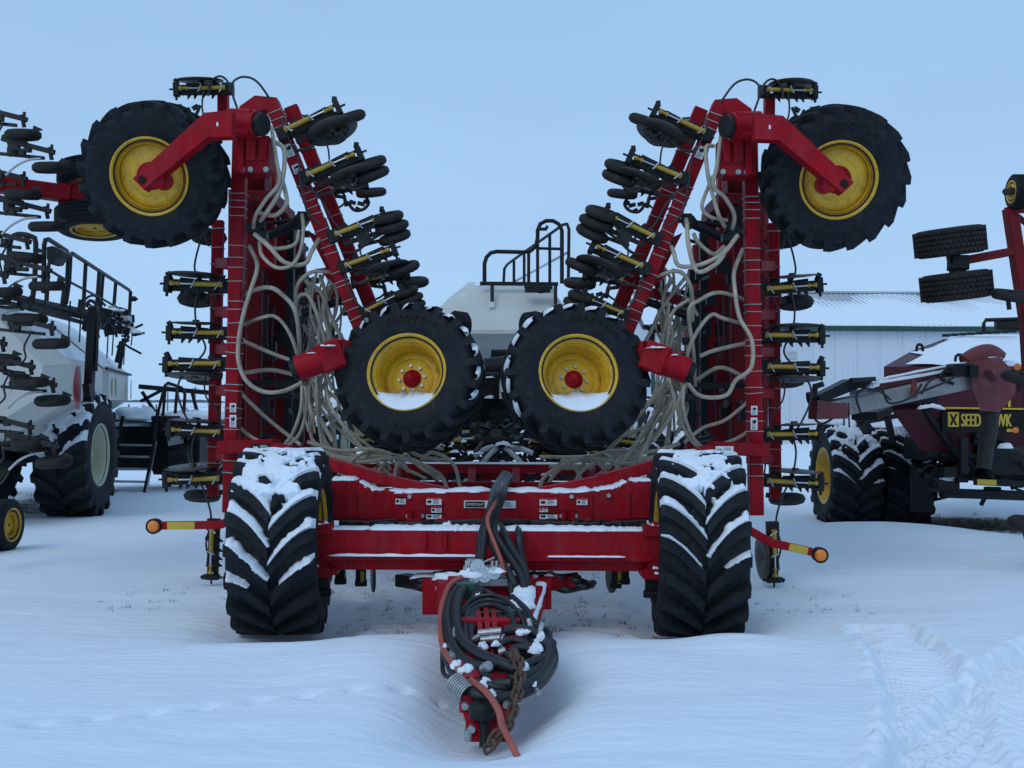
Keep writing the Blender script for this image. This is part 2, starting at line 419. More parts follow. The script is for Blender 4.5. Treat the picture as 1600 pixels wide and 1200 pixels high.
def tread_snow(o, R, W, nl, lh, A, duty, lo, full, hi, seed=0, mt='snow', x0=-1, x1=1, res=1.0):
    """snow caught above each lug, thicker toward the top of the tyre (angles in degrees, 0 = front, 90 = top)"""
    Rc = R - lh; h = W / 2; pitch = 2 * PI / nl; b = MB(); vs = []; fs = []
    na = int((hi - lo) * 2.2 * res); nx = int(48 * res); hs = []
    for i in range(na + 1):
        th = R_(lo + (hi - lo) * i / na); dg = math.degrees(th)
        for j in range(nx + 1):
            q = x0 + (x1 - x0) * j / nx; t = abs(q); sd = 1 if q > 0 else -1
            ph = ((th - lug_theta(t, A) - (pitch / 2 if sd > 0 else 0)) / pitch) % 1.0
            nzv = n3(q * 2.2 + seed * 7.7, th * 5, seed) + .5 * n3(q * 7 + seed, th * 16, 3)
            fill = sstep(lo, full, dg + 7 * nzv) * sstep(hi + 4, hi - 12, dg + 8 * nzv)
            p0 = duty * .5; g = (ph - p0) / (1 - 2 * p0)          # 0 just above a lug, 1 under the next
            ext = max(.02, fill * 1.15 + .25 * nzv * min(1, fill * 5))
            v = max(0, 1.12 - .75 * g / ext) * sstep(ext, ext * .75, g) if -.15 <= g <= 1.05 else 0
            over = sstep(.66, 1.0, fill + .6 * nzv - .5 * t * t)
            ht = max(v * min(1, fill * 9), over * 1.14)
            if fill < .02: ht = 0
            edge = sstep(1.0, .93, t)
            r = Rc - .02 + (lh + .024) * ht * edge - .03 * sstep(.86, 1, t)
            hs.append(ht * edge); x = q * h * .97
            vs.append((x, -r * math.cos(th), r * math.sin(th)))
    for i in range(na):
        for j in range(nx):
            k = i * (nx + 1) + j; q = (k, k + 1, k + nx + 2, k + nx + 1)
            if max(hs[a] for a in q) > .06: fs.append(q)
    used = sorted({a for f in fs for a in f}); mp = {a: i for i, a in enumerate(used)}
    if not fs: return
    b.add([vs[a] for a in used], [tuple(mp[a] for a in f) for f in fs], True)
    return b.build('snow_on_tread', mt, o)
def snow_strip(pts, wid, hgt, name='snow_cover', parent=None, seed=0, side=(0, 1, 0), k=8, b=None, amp=.6):
    """lumpy ridge of snow lying along a line on top of something"""
    pl = cr(pts, k) if len(pts) > 2 else [Vector(pts[0]).lerp(Vector(pts[1]), i / 30) for i in range(31)]
    own = b is None; b = b or MB(); vs = []; fs = []; m = len(pl); side = Vector(side)
    for i, p in enumerate(pl):
        e = min(1, i / 2, (m - 1 - i) / 2)
        a = 1 + amp * n3(i * .35 + seed * 3.1, seed) + .25 * n3(i * 1.3, seed + 5)
        hh = max(.003, hgt * a * (.25 + .75 * e)); ww = wid * (1 + .18 * n3(i * .5, seed + 9)) * (.6 + .4 * e)
        for (q, z) in ((-.5, -.004), (-.47, .55), (-.2, .95), (.2, 1), (.47, .6), (.5, -.004)):
            vs.append(p + side * (q * ww) + V(0, 0, 1) * (hh * z if z > 0 else -.004))
    for i in range(m - 1):
        for q in range(5): fs.append((i * 6 + q, (i + 1) * 6 + q, (i + 1) * 6 + q + 1, i * 6 + q + 1))
    fs.append(tuple(range(6))); fs.append(tuple(range((m - 1) * 6 + 5, (m - 1) * 6 - 1, -1)))
    b.add(vs, fs, True)
    return b.build(name, 'snow', parent) if own else b
def clump(b, c, rx, ry, rz, seed=0, n=9):
    """rounded lump of snow"""
    vs = []; fs = []; c = Vector(c)
    for i in range(n):
        f = PI / 2 * i / (n - 1)
        for k in range(14):
            a = 2 * PI * k / 14; q = 1 + .45 * n3(math.cos(a) * 1.3 + seed, math.sin(a) * 1.3, f + seed) + .3 * n3(math.cos(a) * 3.1 + seed, math.sin(a) * 3.1, f * 2 + seed)
            vs.append(c + V(rx * q * math.cos(f) * math.cos(a), ry * q * math.cos(f) * math.sin(a), rz * q * math.sin(f) - .004))
    for i in range(n - 1):
        for k in range(14): fs.append((i * 14 + k, i * 14 + (k + 1) % 14, (i + 1) * 14 + (k + 1) % 14, (i + 1) * 14 + k))
    b.add(vs, fs, True)

# ------------------------------------------------------------------ openers (arm > cylinder, rod, disc, packer wheel, fittings)
def opener_meshes(sgn):
    key = ('op', sgn)
    if key in _cache: return _cache[key]
    o = {}
    def fin(b, nm, mt):
        if sgn < 0: b.flipy()
        o[nm] = b.mesh(nm, mt)
    b = MB()
    b.beam((-.09, .0, .0), (.05, .0, .0), .10, .15)                       # clamp on the tool bar
    b.beam((.0, -.03, .035), (.62, -.03, .035), .03, .03); b.beam((.0, .05, -.035), (.60, .05, -.035), .06, .055)
    b.beam((.10, .02, -.01), (.56, .02, -.01), .05, .115); b.beam((.2, .03, .03), (.5, .03, .05), .06, .06)
    b.beam((.585, -.01, -.005), (.645, -.01, -.005), .12, .17); b.beam((.60, -.01, .07), (.63, -.01, .125), .05, .05)
    b.cyl((.64, -.02, .0), (.70, -.02, .0), .012); b.cyl((.615, -.03, -.09), (.615, -.03, -.135), .016)
    for x in (.17, .29, .39, .47):
        b.beam((x, .03, -.06), (x + .02, .03, -.115), .02, .05, ends=(.008, .012))
    b.beam((.10, .02, .05), (.17, .02, .085), .05, .05)
    fin(b, 'opener_arm', 'black')
    b = MB(); b.cyl((.015, -.085, .0), (.30, -.085, .0), .026); b.cyl((.29, -.085, 0), (.315, -.085, 0), .031); b.cyl((.0, -.085, 0), (.03, -.085, 0), .031)
    fin(b, 'cylinder', 'yellow_dull')
    b = MB(); b.tube([(.47, -.085, 0), (.50, -.085, 0), (.52, -.085, 0), (.57, -.085, 0)], .016, 8); b.cyl((.52, -.085, 0), (.565, -.085, 0), .02, .03); b.cyl((.465, -.085, 0), (.49, -.085, 0), .03, .018)
    fin(b, 'clevis', 'yellow_dull')
    b = MB(); b.cyl((.31, -.085, 0), (.50, -.085, 0), .0125); fin(b, 'rod', 'steel'); b = MB(); b.tube([(.02, -.115, .03), (.05, -.12, -.03), (.07, -.12, -.06)], .009, 6)
    b.tube([(.29, -.115, .045), (.31, -.12, -.02), (.33, -.12, -.05)], .009, 6)
    fin(b, 'hose_fitting', 'zinc')
    # a disc turned about local Z with a slight cone
    def disc(b, c, r, tilt, th=.007):
        M = Matrix.Translation(c) @ Matrix.Rotation(tilt[0], 4, 'X') @ Matrix.Rotation(tilt[1], 4, 'Y') @ Matrix.Rotation(-PI / 2, 4, 'Y')
        b.lathe([(-th, .001), (-th, r * .35), (-.025, r * .5), (-.012, r), (.0, r), (-.012, r * .5), (th, r * .35), (th, .001)], M, n=36)
        b.lathe([(.03, .001), (.03, .04), (-.03, .04), (-.03, .001)], M, n=14)
    b = MB(); disc(b, (.34, .06, .125), .29, (R_(3), 0)); b.beam((.30, .05, .02), (.31, .06, .125), .04, .04); fin(b, 'disc_top', 'disc_steel')
    b = MB(); disc(b, (.34, .06, -.115), .29, (R_(-4), 0)); b.beam((.30, .05, -.02), (.31, .06, -.115), .04, .04); fin(b, 'disc_low', 'disc_steel')
    b = MB(); disc(b, (.45, .03, -.18), .285, (R_(-9), R_(4))); b.beam((.32, .04, -.02), (.42, .03, -.15), .04, .04); fin(b, 'disc_face', 'disc_steel')
    def packer(b, c, r, w_, tilt):
        M = Matrix.Translation(c) @ Matrix.Rotation(tilt[0], 4, 'X') @ Matrix.Rotation(tilt[1], 4, 'Y') @ Matrix.Rotation(-PI / 2, 4, 'Y')
        b.lathe([(-.3 * w_, .02), (-.3 * w_, r * .55), (-.48 * w_, r * .66), (-.5 * w_, r * .82), (-.28 * w_, r * .97), (0, r), (.28 * w_, r * .97), (.5 * w_, r * .82), (.48 * w_, r * .66), (.3 * w_, r * .55), (.3 * w_, .02)], M, n=28)
    b = MB(); packer(b, (.30, .02, -.19), .165, .10, (R_(8), R_(-6))); fin(b, 'packer_low', 'rubber_brown')
    b = MB(); b.beam((.05, .03, -.04), (.28, .02, -.12), .035, .045); b.cyl((.30, .02, -.10), (.30, .02, -.25), .025); b.tube(cr([(.0, .06, -.18), (.1, .05, -.25), (.22, .02, -.24), (.30, .0, -.2)], 4), .014, 6); fin(b, 'strut_low', 'dark_steel')
    b = MB(); packer(b, (.64, .02, -.01), .20, .105, (R_(16), R_(8))); fin(b, 'packer_end', 'rubber_brown')
    b = MB(); packer(b, (.655, .05, -.13), .205, .105, (R_(16), R_(6))); fin(b, 'packer_end2', 'rubber_brown')
    b = MB(); packer(b, (.64, .09, -.25), .20, .105, (R_(16), R_(2))); fin(b, 'packer_end3', 'rubber_brown')
    b = MB(); b.beam((.05, .05, -.06), (.64, .02, -.04), .04, .05); b.beam((.05, .06, -.12), (.64, .06, -.14), .04, .05); b.beam((.2, .06, -.2), (.62, .09, -.24), .035, .04)
    b.box((.3, .05, -.12), (.16, .1, .22)); b.tube(cr([(.0, .0, -.22), (.15, .0, -.26), (.35, 0, -.2), (.55, .02, -.16)], 5), .018, 6); fin(b, 'strut_end', 'dark_steel')
    b = MB()       # knife, scraper and spring lumps below the arm
    for (x, z, l) in ((.36, -.2, .10), (.46, -.24, .12), (.54, -.23, .09), (.42, -.30, .07)):
        b.beam((x, .0, z), (x + l * .7, .0, z - .04), .05, .05); b.beam((x + .03, -.02, z), (x + .05, -.02, z - .06), .015, .015, ends=(.006, .006))
    b.tube(cr([(.33, -.02, -.2), (.40, -.03, -.33), (.52, -.02, -.34), (.60, 0, -.27), (.58, .02, -.18)], 5), .022, 6)
    fin(b, 'knife_low', 'dark_steel')
    _cache[key] = o; return o
PLAIN = {'disc_top': 'disc', 'disc_low': 'disc', 'disc_face': 'disc', 'packer_low': 'packer_wheel', 'packer_end': 'packer_wheel', 'packer_end2': 'packer_wheel', 'packer_end3': 'packer_wheel', 'strut_low': 'strut', 'strut_end': 'strut', 'knife_low': 'knife'}
def opener(root, base, head, feats, up=(0, 0, 1), scale=1.0):
    """base on the tool bar, head = outer end; the hydraulic cylinder stays on the side toward the lane (-Y)"""
    x = (Vector(head) - Vector(base)).normalized(); M = frame(x, up, base)
    sgn = 1 if M.col[1].y > 0 else -1
    L_ = (Vector(head) - Vector(base)).length / .645
    Ms = M @ Matrix.Diagonal((L_ * 1.0, L_, L_, 1)) if scale else M
    me = opener_meshes(sgn)
    o = inst('opener_arm', me['opener_arm'], root, Ms)
    link('cylinder', me['cylinder'], o); link('rod', me['rod'], o); link('clevis', me['clevis'], o); link('hose_fitting', me['hose_fitting'], o)['kind'] = 'stuff'
    for f in feats: link(PLAIN[f], me[f], o)
    return o
def hose(root, pts, r, mt='hose_beige', name='seed_hose', k=6, n=7):
    return MB().tube(cr(pts, k), r, n).build(name, mt, root)
def bolts(b, pts, d, r=.016, l=.02, n=8):
    for p in pts: b.cyl(p, Vector(p) + Vector(d) * l, r, r * .9, n)
def decal(root, c, wd, hg, nrm, up=(0, 0, 1), txt=None, kind=0, bg='decal_white', name='decal', tcol='decal_black'):
    """thin printed plate; nrm points out of the surface"""
    nrm = Vector(nrm).normalized(); u = Vector(up); u = (u - nrm * u.dot(nrm)).normalized(); x = u.cross(nrm)
    c = Vector(c); b = MB()
    b.prism([c + x * (a * wd / 2) + u * (e * hg / 2) for a, e in ((-1, -1), (1, -1), (1, 1), (-1, 1))], nrm * .003)
    o = b.build(name, bg, root); t = MB(); q = c + nrm * .0045
    if txt:
        vs, fs = text_verts(txt, hg * .95, 0); mxx = max(v.x for v in vs); sc_ = min(1, wd * .9 / mxx)
        t.add([q + x * ((v.x - mxx / 2) * sc_) + u * ((v.y - hg * .33) * min(1, sc_ * 1.2)) for v in vs], fs)
    else:
        rr = random.Random(kind + 3)
        def rect(x0, x1, y0, y1):
            t.add([q + x * (a * wd / 2) + u * (e * hg / 2) for a, e in ((x0, y0), (x1, y0), (x1, y1), (x0, y1))], [(0, 1, 2, 3)])
        if wd > hg * .9:
            pic = [(-.85, -.5), (-.35, -.5), (-.3, .0), (-.5, .35), (-.62, .1), (-.85, .3)]
            t.add([q + x * (a * wd / 2) + u * (e * hg / 2) for a, e in pic], [tuple(range(6))])
            for y in (.45, .1, -.25, -.6): rect(-.1, rr.uniform(.5, .9), y, y + .13)
        else:
            pic = [(-.6, .1), (.4, .0), (.7, .5), (.1, .8), (-.1, .4), (-.5, .7)]
            t.add([q + x * (a * wd / 2) + u * (e * hg / 2) for a, e in pic], [tuple(range(6))])
            for y in (-.2, -.42, -.64, -.84): rect(-.75, rr.uniform(.3, .8), y, y + .08)
    t.build('lettering', tcol, o)
    return o

# ------------------------------------------------------------------ snow-covered ground
T1 = [G(1372, 978), G(1415, 1010), G(1460, 1080), G(1490, 1230)]
T2 = [G(1700, 1010), G(1610, 1075), G(1545, 1150), G(1500, 1260)]
def track_coord(p, pts):
    best = None; acc = 0
    for a, b in zip(pts[:-1], pts[1:]):
        ax, ay, bx, by = a.x, a.y, b.x, b.y; dx, dy = bx - ax, by - ay; l2 = dx * dx + dy * dy; l = math.sqrt(l2)
        t = ((p[0] - ax) * dx + (p[1] - ay) * dy) / l2; tc = max(0, min(1, t))
        qx, qy = ax + dx * tc, ay + dy * tc; d = math.hypot(p[0] - qx, p[1] - qy)
        if best is None or d < best[0]:
            s = ((p[0] - ax) * dy - (p[1] - ay) * dx) / l
            best = (d, s, acc + tc * l, t if (b is pts[-1] or a is pts[0]) else .5)
        acc += l
    return best
TL = (-1.80, 8.6); TR = (1.46, 8.6)
def ground(x, y):
    near = sstep(60, 18, y)
    z = .075 * n3(x * .22, y * .30, 1.7) + .03 * n3(x * .7 + 3, y * .9, 4.1)
    z += .012 * n3(x * 1.1 + n3(x, y) * .4, y * 4.0, 9.0) * near + .0042 * n3(x * 2.2 + .5 * n3(x * .8, y), y * 11, 2.2) * near + .0025 * n3(x * 9, y * 30, 3.3) * near + .0035 * n3(x * 13, y * 17, 5.1) * max(0, n3(x * .9, y * 1.3, 2.5) + .25) * near
    if y > 30: z += .5 * n3(x * .012, y * .012, 8) * sstep(30, 140, y)
    # wind-scoured strip under the machine
    u = sstep(1.9, 1.2, abs(x - CX)) * sstep(7.7, 8.7, y) * sstep(15.5, 12.5, y)
    z -= .10 * u; z += u * (.035 * n3(x * 3.1, y * 3.1, 6) + .02 * n3(x * 9, y * 9, 2))
    z -= .05 * sstep(.55, 0, abs(y - 9.4)) * sstep(1.5, 2.4, abs(x - CX)) * sstep(4.5, 2.5, abs(x - CX))
    # mound left of the draw bar, hollow round it
    z += .09 * math.exp(-((x + .95) / .55) ** 2 - ((y - 7.2) / .7) ** 2)
    z += .07 * math.exp(-((x - .75) / .5) ** 2 - ((y - 7.3) / .7) ** 2)
    hx = (x - (CX + .03 + .07 * math.sin(y * 2))) / (.40 + .05 * n3(y, 1)); hy = (y - 6.35) / .92
    z -= .24 * math.exp(-(abs(hx) ** 2.6) - (abs(hy) ** 3.2))
    for (tx, ty) in (TL, TR):
        dx = (x - tx) / .46; dy = (y - (ty - .1)) / .72
        z -= .10 * math.exp(-(abs(dx) ** 3) - (abs(dy) ** 4))
    z += .10 * math.exp(-((x - 1.55) / .42) ** 2 - ((y - 7.75) / .32) ** 2)
    z += .05 * math.exp(-((x + 1.75) / .6) ** 2 - ((y - 7.55) / .25) ** 2)
    # lower, bare ground beside the right-hand cart
    z -= .12 * sstep(3.5, 5.4, x) * sstep(13, 15.6, y) * sstep(21, 17.5, y)
    z += .20 * math.exp(-((x - 4.7) / 1.6) ** 2 - ((y - 14.0) / .55) ** 2)
    if 3 < y < 9.5 and x > .8:
        for k, (T, hw) in enumerate(((T1, .27), (T2, .40))):
            d, s, l, t = track_coord((x, y), T)
            d += .04 * n3(x * 4, y * 4, k) + .025 * n3(x * 14, y * 14, k)
            if d < hw + .18 and not (t < -.02 and k == 0):
                a = sstep(hw + .03, hw - .06, d)
                ph = l / (.07 if k else .062) + (abs(s) / hw) ** 2 * (2.6 if k else 1.8)
                lug = (.5 + .5 * math.sin(2 * PI * ph / 1.6)) ** .6
                z += a * (-.085 + .045 * lug * sstep(hw, hw - .12, d)) + .034 * math.exp(-((d - hw - .05) / .06) ** 2) * max(0, .5 + 1.1 * n3(x * 7, y * 7, 3) + .6 * n3(x * 19, y * 19, 5))
                z += a * (.006 * n3(x * 20, y * 20, 1) + .016 * n3(x * 5, y * 5, 8))
    # paw prints wandering across from the left
    if 4.6 < y < 7.6 and -4 < x < -.4:
        yy = 5.35 + (x + 3.4) * .42
        if abs(y - yy) < .12:
            ph = (x / .26) % 1.0
            z -= .05 * math.exp(-((ph - .5) / .2) ** 2 - ((y - yy) / .05) ** 2)
    return z
def spaced(lo, hi, step, far_lo, far_hi, g=1.16):
    o = []; x = lo
    while x < hi: o.append(x); x += step
    o.append(hi); s = step; x = hi
    while x < far_hi: s *= g; x += s; o.append(min(x, far_hi))
    s = step; x = lo; pre = []
    while x > far_lo: s *= g; x -= s; pre.append(max(x, far_lo))
    return pre[::-1] + o
def make_ground():
    xs = spaced(-3.2, 3.9, .026, -2500, 2500); ys = []
    y = 1.2
    while y < 6000:
        ys.append(y)
        y += (.022 if 4.2 < y < 8.6 else .05 if y < 4.2 else .022 + (y - 8.6) * .016)
    vs = [(x, y, ground(x, y)) for y in ys for x in xs]
    nx = len(xs)
    fs = [(i * nx + j, i * nx + j + 1, (i + 1) * nx + j + 1, (i + 1) * nx + j) for i in range(len(ys) - 1) for j in range(nx - 1)]
    me = bpy.data.meshes.new('snow_ground'); me.from_pydata(vs, [], fs); me.polygons.foreach_set('use_smooth', [True] * len(fs))
    m = bpy.data.materials.new('ground_snow'); m.use_nodes = True; t = m.node_tree; b = t.nodes['Principled BSDF']; n = t.nodes.new; l = t.links.new
    c = n('ShaderNodeTexCoord'); mp_ = n('ShaderNodeMapping'); mp_.inputs['Scale'].default_value = (1, 3.2, 1); l(c.outputs['Object'], mp_.inputs[0])
    n1 = n('ShaderNodeTexNoise'); n1.inputs['Scale'].default_value = 5; n1.inputs['Detail'].default_value = 7; l(mp_.outputs[0], n1.inputs['Vector'])
    n2 = n('ShaderNodeTexNoise'); n2.inputs['Scale'].default_value = 90; n2.inputs['Detail'].default_value = 3; l(c.outputs['Object'], n2.inputs['Vector'])
    ad = n('ShaderNodeMath'); ad.operation = 'MULTIPLY_ADD'; ad.inputs[1].default_value = .3; l(n2.outputs[0], ad.inputs[0]); l(n1.outputs[0], ad.inputs[2])
    bp = n('ShaderNodeBump'); bp.inputs['Strength'].default_value = .6; bp.inputs['Distance'].default_value = .03; l(ad.outputs[0], bp.inputs['Height']); l(bp.outputs[0], b.inputs['Normal'])
    # thin snow over dead grass: patches under the machine, beside the far cart, and the stubble field beyond the yard
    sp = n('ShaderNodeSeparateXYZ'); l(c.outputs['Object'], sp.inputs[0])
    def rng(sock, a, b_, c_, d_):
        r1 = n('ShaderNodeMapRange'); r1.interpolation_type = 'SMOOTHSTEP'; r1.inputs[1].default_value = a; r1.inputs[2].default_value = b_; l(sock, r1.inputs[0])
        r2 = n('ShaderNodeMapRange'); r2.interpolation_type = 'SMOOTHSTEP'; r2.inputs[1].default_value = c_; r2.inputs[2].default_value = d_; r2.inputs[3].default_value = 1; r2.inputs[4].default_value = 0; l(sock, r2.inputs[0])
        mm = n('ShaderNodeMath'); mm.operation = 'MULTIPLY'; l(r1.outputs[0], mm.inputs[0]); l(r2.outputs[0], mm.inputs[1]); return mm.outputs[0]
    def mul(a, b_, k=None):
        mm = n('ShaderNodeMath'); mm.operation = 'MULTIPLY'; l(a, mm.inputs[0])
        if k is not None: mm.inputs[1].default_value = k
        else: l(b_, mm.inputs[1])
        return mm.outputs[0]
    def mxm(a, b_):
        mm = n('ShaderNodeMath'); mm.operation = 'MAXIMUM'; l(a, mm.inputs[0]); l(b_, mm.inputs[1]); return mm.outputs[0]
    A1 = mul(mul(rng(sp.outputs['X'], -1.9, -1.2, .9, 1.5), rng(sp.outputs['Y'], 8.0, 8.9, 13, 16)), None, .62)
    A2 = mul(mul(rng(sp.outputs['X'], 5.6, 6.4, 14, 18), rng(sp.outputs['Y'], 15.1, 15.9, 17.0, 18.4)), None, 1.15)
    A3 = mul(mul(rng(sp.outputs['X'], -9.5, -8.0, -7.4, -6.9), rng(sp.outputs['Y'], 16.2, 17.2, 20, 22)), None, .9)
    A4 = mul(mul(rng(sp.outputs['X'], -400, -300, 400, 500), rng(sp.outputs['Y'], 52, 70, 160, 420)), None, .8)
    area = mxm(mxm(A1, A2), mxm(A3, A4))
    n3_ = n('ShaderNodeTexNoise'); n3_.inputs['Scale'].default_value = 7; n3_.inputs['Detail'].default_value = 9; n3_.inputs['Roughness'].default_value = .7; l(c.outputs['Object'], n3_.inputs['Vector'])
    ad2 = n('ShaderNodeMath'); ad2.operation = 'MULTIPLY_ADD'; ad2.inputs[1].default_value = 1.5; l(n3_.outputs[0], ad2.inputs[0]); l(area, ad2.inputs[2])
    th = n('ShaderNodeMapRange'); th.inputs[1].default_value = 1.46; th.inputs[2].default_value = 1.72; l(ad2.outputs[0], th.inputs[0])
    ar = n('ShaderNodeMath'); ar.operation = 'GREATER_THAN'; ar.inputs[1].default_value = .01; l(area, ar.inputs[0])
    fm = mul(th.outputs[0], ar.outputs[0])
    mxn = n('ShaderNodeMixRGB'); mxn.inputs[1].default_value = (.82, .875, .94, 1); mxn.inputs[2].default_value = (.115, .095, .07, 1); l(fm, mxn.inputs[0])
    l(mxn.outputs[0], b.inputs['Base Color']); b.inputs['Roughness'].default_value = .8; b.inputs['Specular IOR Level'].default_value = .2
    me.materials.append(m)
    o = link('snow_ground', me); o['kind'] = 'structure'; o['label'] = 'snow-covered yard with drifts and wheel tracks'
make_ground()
# ------------------------------------------------------------------ the big red drill
drill = thing('seed_drill', (CX, 8.6, 0), 'large red folded seed drill with four yellow rimmed wing wheels, facing the camera', 'seed drill', 'folded seed drills')
# --- front transport wheels
FT = dict(R=.72, W=.67, Rr=.39, nl=18, lh=.07, A=.38, duty=.50)
for k, (tx, ty) in enumerate((TL, TR)):
    M = frame((1, -.055 if k else .055, 0), (0, .10 * k, 1), (tx, ty, .60))
    o = wheel(drill, M, FT['R'], FT['W'], FT['Rr'], FT['nl'], FT['lh'], .04 - .1 * k, A=FT['A'], duty=FT['duty'], name='transport_wheel')
    off = math.degrees(math.atan(.10 * k))
    tread_snow(o, FT['R'], FT['W'], FT['nl'], FT['lh'], FT['A'], FT['duty'], -26 + off, 58 + off, 152 + off, seed=k + 1, res=1.9)
# --- axle beam, wheel yokes
def Zat(py, d): return P(800, py, d).z
zt, zb = Zat(830, 8.45), Zat(893, 8.45)
xl, xr = P(506, 860, 8.45).x, P(1017, 860, 8.45).x
b = MB()
ym = 8.62
b.prism([(xl, 8.45, zt), (xl, 8.45, zt - .17), (xl, 8.42, zt - .185), (xl, 8.42, zt - .225), (xl, 8.47, zt - .24), (xl, 8.50, zb), (xl, 8.8, zb), (xl, 8.8, zt)], (xr - xl, 0, 0))
ax = b.build('axle_beam', 'red', drill)
b = MB(); b.beam((CX - .5, 8.44, zt - .02), (CX - .5, 8.44, zt - .14), .03, .03); b.beam((CX - .34, 8.44, zt - .02), (CX - .34, 8.44, zt - .14), .03, .03)
b.beam((xl + .02, 8.55, zb - .01), (CX - 1.18, 8.55, zb - .01), .2, .05); b.beam((xr - .02, 8.55, zb - .01), (CX + 1.18, 8.55, zb - .01), .2, .05)
for x in (xl + .16, xl + .42, xr - .16, xr - .42): b.beam((x, 8.448, zt - .03), (x, 8.448, zb + .05), .012, .006)
b.build('axle_beam_rib', 'red', ax)
sn = MB()
for i, (a, c, dz, wd) in enumerate(((xl + .03, CX - .95, .012, .24), (CX - .95, CX - .25, .024, .28), (CX - .3, CX + .1, .026, .28), (CX + .1, CX + .95, .026, .28), (CX + .9, xr - .03, .018, .24))):
    snow_strip([(a, 8.60, zt), ((a + c) / 2, 8.60, zt), (c, 8.60, zt)], wd, dz, seed=i + 3, side=(0, 1, 0), b=sn, k=16)
snow_strip([(xl + .05, 8.40, zt - .186), (CX - .7, 8.40, zt - .186), (CX - .05, 8.40, zt - .186)], .05, .012, seed=11, b=sn, k=14)
snow_strip([(CX + .45, 8.40, zt - .186), (CX + .8, 8.40, zt - .186), (CX + 1.05, 8.40, zt - .186)], .04, .007, seed=12, b=sn, k=14)
sn.build('snow_cover', 'snow', ax)
for s in (-1, 1):
    x = xl - .05 if s < 0 else xr + .05
    b = MB()
    b.beam((x, 8.5, zt + .04), (x, 8.5, zb - .03), .16, .12, up=(0, 1, 0)); b.beam((x, 8.5, zt + .05), (x, 8.5, zt - .03), .22, .17, up=(0, 1, 0))
    b.beam((x, 8.5, zb + .03), (x, 8.5, zb - .05), .22, .17, up=(0, 1, 0)); b.cyl((x, 8.47, zt + .03), (x, 8.47, zt + .075), .05)
    b.cyl((x, 8.43, zb + .14), (x, 8.36, zb + .14), .03); b.cyl((x, 8.43, zt - .14), (x, 8.37, zt - .14), .025)
    o = b.build('axle_yoke', 'red_frame', drill)
    sn = MB(); clump(sn, (x - .01, 8.45, zb - .045 + .04), .045, .04, .06, seed=s + 2); clump(sn, (x, 8.48, zt + .05), .07, .06, .025, seed=s + 6); sn.build('snow_cover', 'snow', o)
    b = MB(); b.beam((x - s * .03, 8.55, .2), (x - s * .03, 8.55, .42), .1, .09); b.cyl((x - .1, 8.5, .22), (x + .1, 8.5, .22), .03); b.build('axle_stop', 'black', drill)

# --- main toolbar above the axle: kinked top edge, sloping shoulders
d = 9.25
prof = [(513, 813), (513, 751), (556, 751), (584, 766), (640, 770), (770, 768), (905, 770), (955, 764), (985, 752), (1022, 752), (1022, 813), (960, 815), (585, 815)]
b = MB(); b.prism([P(x, y, d) for x, y in prof], (0, .34, 0)); main = b.build('main_toolbar', 'red', drill)
b = MB()
def slab(bb, x0, y0, x1, y1, dd, t=.03):
    bb.prism([P(x0, y0, dd), P(x0, y1, dd), P(x1, y1, dd), P(x1, y0, dd)], (0, t, 0))
slab(b, 515, 763, 556, 809, 9.235); slab(b, 560, 768, 612, 810, 9.235); slab(b, 960, 768, 985, 810, 9.235); slab(b, 988, 763, 1020, 809, 9.235)
slab(b, 640, 774, 656, 797, 9.225); slab(b, 881, 774, 896, 797, 9.225)
for x in (640, 655, 881, 895): b.cyl(P(x, 798, 9.22), P(x, 812, 9.22), .028)
b.prism([P(612, 772, 9.232), P(612, 812, 9.232), P(664, 812, 9.232), P(664, 772, 9.232)], (0, .02, 0)); b.prism([P(872, 772, 9.232), P(872, 812, 9.232), P(926, 812, 9.232), P(926, 772, 9.232)], (0, .02, 0))
b.build('toolbar_plate', 'red', main)
b = MB(); bolts(b, [P(x, y, 9.22) for x, y in ((637, 806), (660, 806), (877, 806), (900, 806), (951, 774), (640, 776), (893, 776))], (0, -1, 0), .02); b.build('bolt', 'zinc', main)['kind'] = 'stuff'
sn = MB()
for i, pl in enumerate((((515, 750), (535, 749), (556, 750)), ((556, 752), (584, 766), (600, 769)), ((598, 769), (680, 769), (768, 767)), ((766, 767), (860, 769), (930, 767)), ((925, 767), (955, 763), (982, 753)), ((985, 752), (1003, 751), (1021, 752)))):
    snow_strip([P(x, y, d) + V(0, .15, -.006) for x, y in pl], .3, .022 if i not in (2, 3) else .028, seed=20 + i, b=sn, k=10)
for i, (x, y, r) in enumerate(((1128 / 1.05, 826, .06), (700, 826, .05))): clump(sn, P(x, y, 8.9), r, r, r, seed=i)
sn.build('snow_cover', 'snow', main)
for i, (x0, x1, y0, y1) in enumerate(((618, 634, 776, 788), (666, 690, 777, 789), (674, 690, 791, 801), (666, 690, 801, 811), (843, 870, 778, 790), (843, 856, 792, 800), (843, 871, 801, 811), (901, 918, 778, 789))):
    p0, p1 = P(x0, y0, 9.22), P(x1, y1, 9.22); o = decal(main, (p0 + p1) / 2, p1.x - p0.x, p0.z - p1.z, (0, -1, 0), kind=i)
    b = MB(); q0 = P(x0, y0, 9.2168); q1 = P(x1, y0 + 3, 9.2168)
    b.prism([q0, V(q0.x, q0.y, q1.z), q1, V(q1.x, q1.y, q0.z)], (0, .002, 0)); b.build('warning_strip', 'decal_red' if i % 3 else 'decal_black', o)
p0, p1 = P(725, 782, 9.24), P(806, 794, 9.24)
decal(main, (p0 + p1) / 2, p1.x - p0.x, p0.z - p1.z, (0, -1, 0), kind=2, name='decal')
p0, p1 = P(727, 783.5, 9.236), P(757, 792.5, 9.236)
